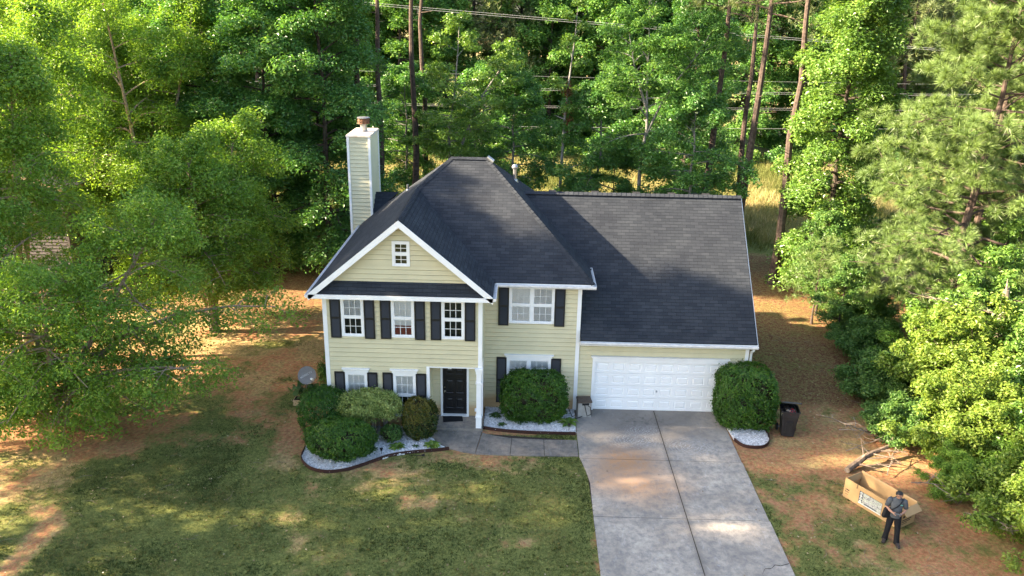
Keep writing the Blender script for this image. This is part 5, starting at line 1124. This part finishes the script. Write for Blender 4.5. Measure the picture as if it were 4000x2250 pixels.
M['ink'] = mat('black_ink', (.03, .028, .025), .8); M['ink_faint'] = mat('faint_ink', (.20, .13, .07), .8)
Y_ = -.0025
for (u0, z0, u1, z1, mi) in ((.06, .14, .17, .155, 0), (.05, .20, .09, .26, 1), (.10, .21, .19, .25, 1), (.06, .28, .09, .33, 1), (.10, .285, .145, .33, 0), (.155, .285, .20, .33, 0)): q = MB(); q.face([(u0, Y_, z0), (u1, Y_, z0), (u1, Y_, z1), (u0, Y_, z1)], mi); q.build('printed_mark', [M['ink'], M['ink_faint']], bx)
for (v0, z0, v1, z1) in ((.14, .16, .54, .19), (.14, .22, .58, .255), (.16, .32, .26, .40), (.30, .32, .40, .40), (.46, .34, .54, .40), (.14, .10, .40, .12)): q = MB(); q.face([(L_+.0025, v0, z0), (L_+.0025, v1, z0), (L_+.0025, v1, z1), (L_+.0025, v0, z1)], 0); q.build('printed_mark', [M['ink'], M['ink_faint']], bx)
q = MB(); q.face([(.42, Y_, .52), (.46, Y_, .52), (.47, Y_, .67), (.43, Y_, .67)], 1)
q.build('printed_mark', [M['ink'], M['ink_faint']], bx)
m_, t_, b_ = newmat('product_picture'); oc = objcoord(t_); f1 = noise(t_, objcoord(t_, (1, 1, 1.6)), 7, 4, .6, 1.); f2 = noise(t_, oc, 22, 3)
c = ramp(t_, f1, [(.30, (.05, .055, .06)), (.44, (.16, .17, .17)), (.52, (.55, .56, .55)), (.60, (.22, .30, .14)), (.72, (.50, .54, .46))]); c = mixc(t_, .35, c, ramp(t_, f2, [(.35, (.08, .09, .10)), (.65, (.75, .75, .73))]))
t_.links.new(c, b_.inputs['Base Color']); b_.inputs['Roughness'].default_value = .35
q = MB(); A0, A1, Z0_, Z1_ = .56, 1.36, .10, .52
q.face([(A0, -.003, Z0_), (A1, -.003, Z0_), (A1, -.003, Z1_), (A0, -.003, Z1_)], 0); q.face([(A0+.13, -.006, Z0_+.03), (A1-.01, -.006, Z0_+.03), (A1-.01, -.006, Z1_-.01), (A0+.13, -.006, Z1_-.01)], 1)
for k in range(4):
    zc = Z1_-.055-k*.10; ring = [(A0+.065+.045*math.cos(t), -.006, zc+.045*math.sin(t)) for t in np.linspace(0, 2*math.pi, 17)[:-1]]; q.face(ring, 2)
    ring = [(A0+.065+.034*math.cos(t), -.008, zc+.034*math.sin(t)) for t in np.linspace(0, 2*math.pi, 17)[:-1]]; q.face(ring, 1)
q.face([(A0+.2, -.008, Z0_+.04), (A1-.15, -.008, Z0_+.04), (A1-.15, -.008, Z0_+.085), (A0+.2, -.008, Z0_+.085)], 3); q.face([(A0, -.005, Z0_), (A1, -.005, Z0_), (A1, -.005, Z0_+.028), (A0, -.005, Z0_+.028)], 2)
q.build('printed_picture', [mat('label_navy', (.035, .05, .075), .4), m_, mat('label_white', (.72, .73, .72), .4), mat('label_grey', (.10, .12, .14), .4)], bx)
# ---------------------------------------------------------------- the man
PL = (8.74, -7.60, 0); PR = R_(-16)
person = tag(empty('person', PL, PR), 'man in grey polo shirt and black trousers looking down at a handheld controller', 'person')
M['skin'] = mat('skin', (.40, .22, .145), .5, .35, .08, 8); M['hair'] = mat('black_hair', (.010, .009, .009), .55, .4, .3, 30); M['polo'] = mat('grey_polo', (.085, .095, .105), .85, .2, .12, 9, .3, 40)
M['trouser'] = mat('black_trousers', (.011, .012, .015), .85, .2, .2, 6, .3, 25); M['shoe'] = mat('dark_shoes', (.045, .035, .03), .6, .3, .3, 8)
V = []; E = []; RR = []
def jn(p, r, par=None):
    V.append(p); RR.append(r if hasattr(r, '__len__') else (r, r)); i = len(V)-1
    if par is not None: E.append((par, i))
    return i
pel = jn((0, 0, .95), .115); sp1 = jn((0, .01, 1.12), .11, pel); che = jn((0, .015, 1.34), .125, sp1); nk0 = jn((0, .0, 1.455), .06, che); nk1 = jn((0, -.035, 1.51), .055, nk0)
hd0 = jn((0, -.065, 1.555), .078, nk1); hd1 = jn((0, -.075, 1.62), .09, hd0); hd2 = jn((0, -.07, 1.675), .075, hd1)
nose = jn((0, -.17, 1.575), .014, hd0); chin = jn((0, -.12, 1.50), .035, hd0)
for s in (-1, 1):
    jn((s*.098, -.05, 1.59), .018, hd1)
    sh = jn((s*.175, .01, 1.405), .062, che); ua = jn((s*.225, .01, 1.27), .052, sh); eb = jn((s*.255, .0, 1.135), .044, ua); fa = jn((s*.19, -.13, 1.11), .040, eb); wr = jn((s*.125, -.235, 1.115), .028, fa)
    pa = jn((s*.10, -.285, 1.12), (.036, .02), wr)
    for k, (dx, dz, L) in enumerate(((-.012, .022, .052), (-.006, .008, .06), (-.004, -.006, .056), (-.002, -.02, .044))):
        a1 = jn((s*(.085+dx*.3), -.318, 1.12+dz), .0095, pa); a2 = jn((s*(.068+dx), -.340, 1.118+dz), .009, a1); jn((s*(.068+dx-L*.5), -.335, 1.112+dz), .008, a2)
    t1 = jn((s*.078, -.275, 1.148), .012, pa); jn((s*.052, -.295, 1.156), .010, t1)
    hp = jn((s*.095, 0, .89), .09, pel)
    kn = jn(((-.115, -.03, .50) if s < 0 else (.125, -.07, .50)), .062, hp); an = jn(((-.135, .03, .09) if s < 0 else (.165, -.10, .09)), .030, kn)
    jn(((-.185, -.12, .035) if s < 0 else (.205, -.25, .035)), .018, an)
me = bpy.data.meshes.new('body'); me.from_pydata(V, E, []); bo = bpy.data.objects.new('body', me); col.objects.link(bo)
md = bo.modifiers.new('Skin', 'SKIN'); md.use_smooth_shade = True; md.branch_smoothing = .4
for v_, r in zip(me.skin_vertices[0].data, RR): v_.radius = r
for i, v_ in enumerate(me.skin_vertices[0].data): v_.use_root = (i == 0)
ms = bo.modifiers.new('Sub', 'SUBSURF'); ms.levels = 1; ms.render_levels = 1
dg = bpy.context.evaluated_depsgraph_get(); bme = bpy.data.meshes.new_from_object(bo.evaluated_get(dg)); bpy.data.objects.remove(bo)
bme.materials.clear(); bme.materials.append(M['skin']); bme.polygons.foreach_set('use_smooth', [True]*len(bme.polygons)); link('body', bme, person)
def ell(cx_, cy_, z, rx, ry, n=20, tilt=(0, 0)): return [(cx_+rx*math.cos(2*math.pi*k/n), cy_+ry*math.sin(2*math.pi*k/n), z+tilt[0]*math.cos(2*math.pi*k/n)+tilt[1]*math.sin(2*math.pi*k/n)) for k in range(n)]
q = MB(); loft(q, [ell(0, .0, .865, .172, .132), ell(0, 0, .94, .172, .134), ell(0, -.015, 1.05, .162, .138), ell(0, -.005, 1.18, .164, .130), ell(0, .005, 1.30, .180, .128), ell(0, .01, 1.38, .186, .112), ell(0, .01, 1.43, .165, .09), ell(0, .0, 1.462, .095, .075), ell(0, -.012, 1.475, .072, .068)], False, False)
for s in (-1, 1): q.tube([(s*.14, .01, 1.40), (s*.19, .01, 1.385), (s*.225, .01, 1.29), (s*.25, .005, 1.17)], [.080, .076, .066, .066], 12)
shirt = q.build('shirt', M['polo'], person, smooth=True, weld=True)
q = MB(); loft(q, [ell(0, -.012, 1.470, .078, .072), ell(0, -.022, 1.500, .07, .062), ell(0, -.02, 1.485, .09, .078, tilt=(0, .01))], False, False); q.build('collar', M['polo'], shirt, smooth=True)
q = MB(); q.box(.06, -.132, 1.315, .135, -.128, 1.335); q.build('chest_emblem', mat('green_stitching', (.12, .42, .33), .7), shirt)
q = MB()
for s in (-1, 1):
    k_ = (-.115, -.03, .50) if s < 0 else (.125, -.07, .50); a_ = (-.135, .025, .045) if s < 0 else (.165, -.105, .045); h_ = (s*.088, .0, .86)
    mid = lambda p, r, f: tuple(p[i]*(1-f)+r[i]*f for i in range(3))
    q.tube([(s*.08, 0, .95), h_, mid(h_, k_, .5), k_, mid(k_, a_, .5), a_], [.09, .103, .094, .080, .074, .084], 14)
loft(q, [ell(0, 0, .80, .12, .10), ell(0, 0, .86, .168, .118), ell(0, 0, .96, .170, .125)], True, True); q.build('trousers', M['trouser'], person, smooth=True, weld=False)
for s in (-1, 1):
    a_ = (-.135, .03) if s < 0 else (.165, -.10); t_2 = (-.185, -.12) if s < 0 else (.205, -.27); dx, dy = t_2[0]-a_[0], t_2[1]-a_[1]; n_ = math.hypot(dx, dy); dx, dy = dx/n_, dy/n_
    Ms = Matrix(((dx, -dy, 0, a_[0]), (dy, dx, 0, a_[1]), (0, 0, 1, 0), (0, 0, 0, 1)))
    q = MB(); prof = [(-.075, .04, .10), (-.05, .05, .115), (.0, .052, .125), (.07, .050, .10), (.14, .052, .065), (.20, .045, .05), (.225, .022, .035)]
    loft(q, [[Ms @ Vector((u, w2*c_, .0 if z_ < .5 else hh)) for (c_, z_) in ((-1, 0), (1, 0), (.85, 1), (.4, 1.0), (-.4, 1.0), (-.85, 1))] for u, w2, hh in prof]); q.build('shoe', M['shoe'], person, smooth=False)
bm = bmesh.new(); bmesh.ops.create_uvsphere(bm, u_segments=20, v_segments=14, radius=1)
for v in list(bm.verts):
    p = v.co; cut = -.35+.9*max(0, -p.y)
    n_ = 1+.06*math.sin(p.x*19+p.z*7)*math.sin(p.y*17+p.z*13); v.co = Vector((p.x*.101*n_, p.y*(.096 if p.y < 0 else .112)*n_-.062, 1.635+max(p.z, cut-.35)*.088*n_))
bmesh.ops.delete(bm, geom=[f for f in bm.faces if f.calc_center_median().z < 1.655 and f.calc_center_median().y < -.105], context='FACES')
me = bpy.data.meshes.new('hair'); bm.to_mesh(me); bm.free(); me.materials.append(M['hair']); me.polygons.foreach_set('use_smooth', [True]*len(me.polygons)); link('hair', me, person)
for s in (-1, 1):
    q = MB(); q.lathe([(.001, -.009), (.009, -.004), (.010, 0), (.009, .004), (.001, .009)], (s*.034, -.152, 1.60), 8); q.build('eye', M['hair'], person)
q = MB(); q.tube([(-.025, -.148, 1.535), (0, -.156, 1.535), (.025, -.148, 1.535)], .006, 6); q.build('mouth', mat('lips', (.25, .09, .075), .5), person)
ctl = tag(empty('handheld_controller', PL, PR), 'dark grey handheld controller held in both hands by the man', 'controller')
q = MB(); Mc = Matrix.Translation((0, -.315, 1.125)) @ Matrix.Rotation(R_(-25), 4, 'X'); loft(q, [[Mc @ Vector((x, y, z)) for x, y in rrect(w2, d2, .02)] for w2, d2, z in ((.085, .04, -.018), (.095, .05, -.01), (.095, .05, .012), (.085, .04, .02))]); q.build('shell', mat('controller_grey', (.10, .105, .11), .45), ctl)
for s in (-1, 1):
    q = MB(); q.tube([Mc @ Vector((s*.05, 0, .018)), Mc @ Vector((s*.05, 0, .045))], [.006, .010], 8); q.build('stick', M['black_matte'], ctl)
bag = tag(empty('shoulder_bag', PL, PR), 'black shoulder bag hanging at the man\'s hip by a diagonal strap', 'bag')
q = MB(); Mb = Matrix.Translation((-.235, -.06, .985)) @ Matrix.Rotation(R_(8), 4, 'Y') @ Matrix.Rotation(R_(25), 4, 'Z'); loft(q, [[Mb @ Vector((x, y, z)) for x, y in rrect(w2, d2, .03)] for w2, d2, z in ((.09, .045, -.17), (.105, .06, -.14), (.105, .06, .10), (.095, .05, .14))]); q.build('pouch', M['black_matte'], bag, smooth=True)
q = MB(); sp = [(-.20, -.10, 1.10), (-.13, -.165, 1.16), (-.02, -.165, 1.26), (.06, -.145, 1.36), (.12, -.075, 1.432), (.125, .0, 1.45), (.10, .10, 1.41), (0, .165, 1.28), (-.12, .155, 1.14), (-.22, .03, 1.09)]
for a_, b_ in zip(sp, sp[1:]): bar(q, (a_[0], a_[1], a_[2]+.02), (b_[0], b_[1], b_[2]+.02), .010, .042)
q.build('strap', M['black_matte'], bag)
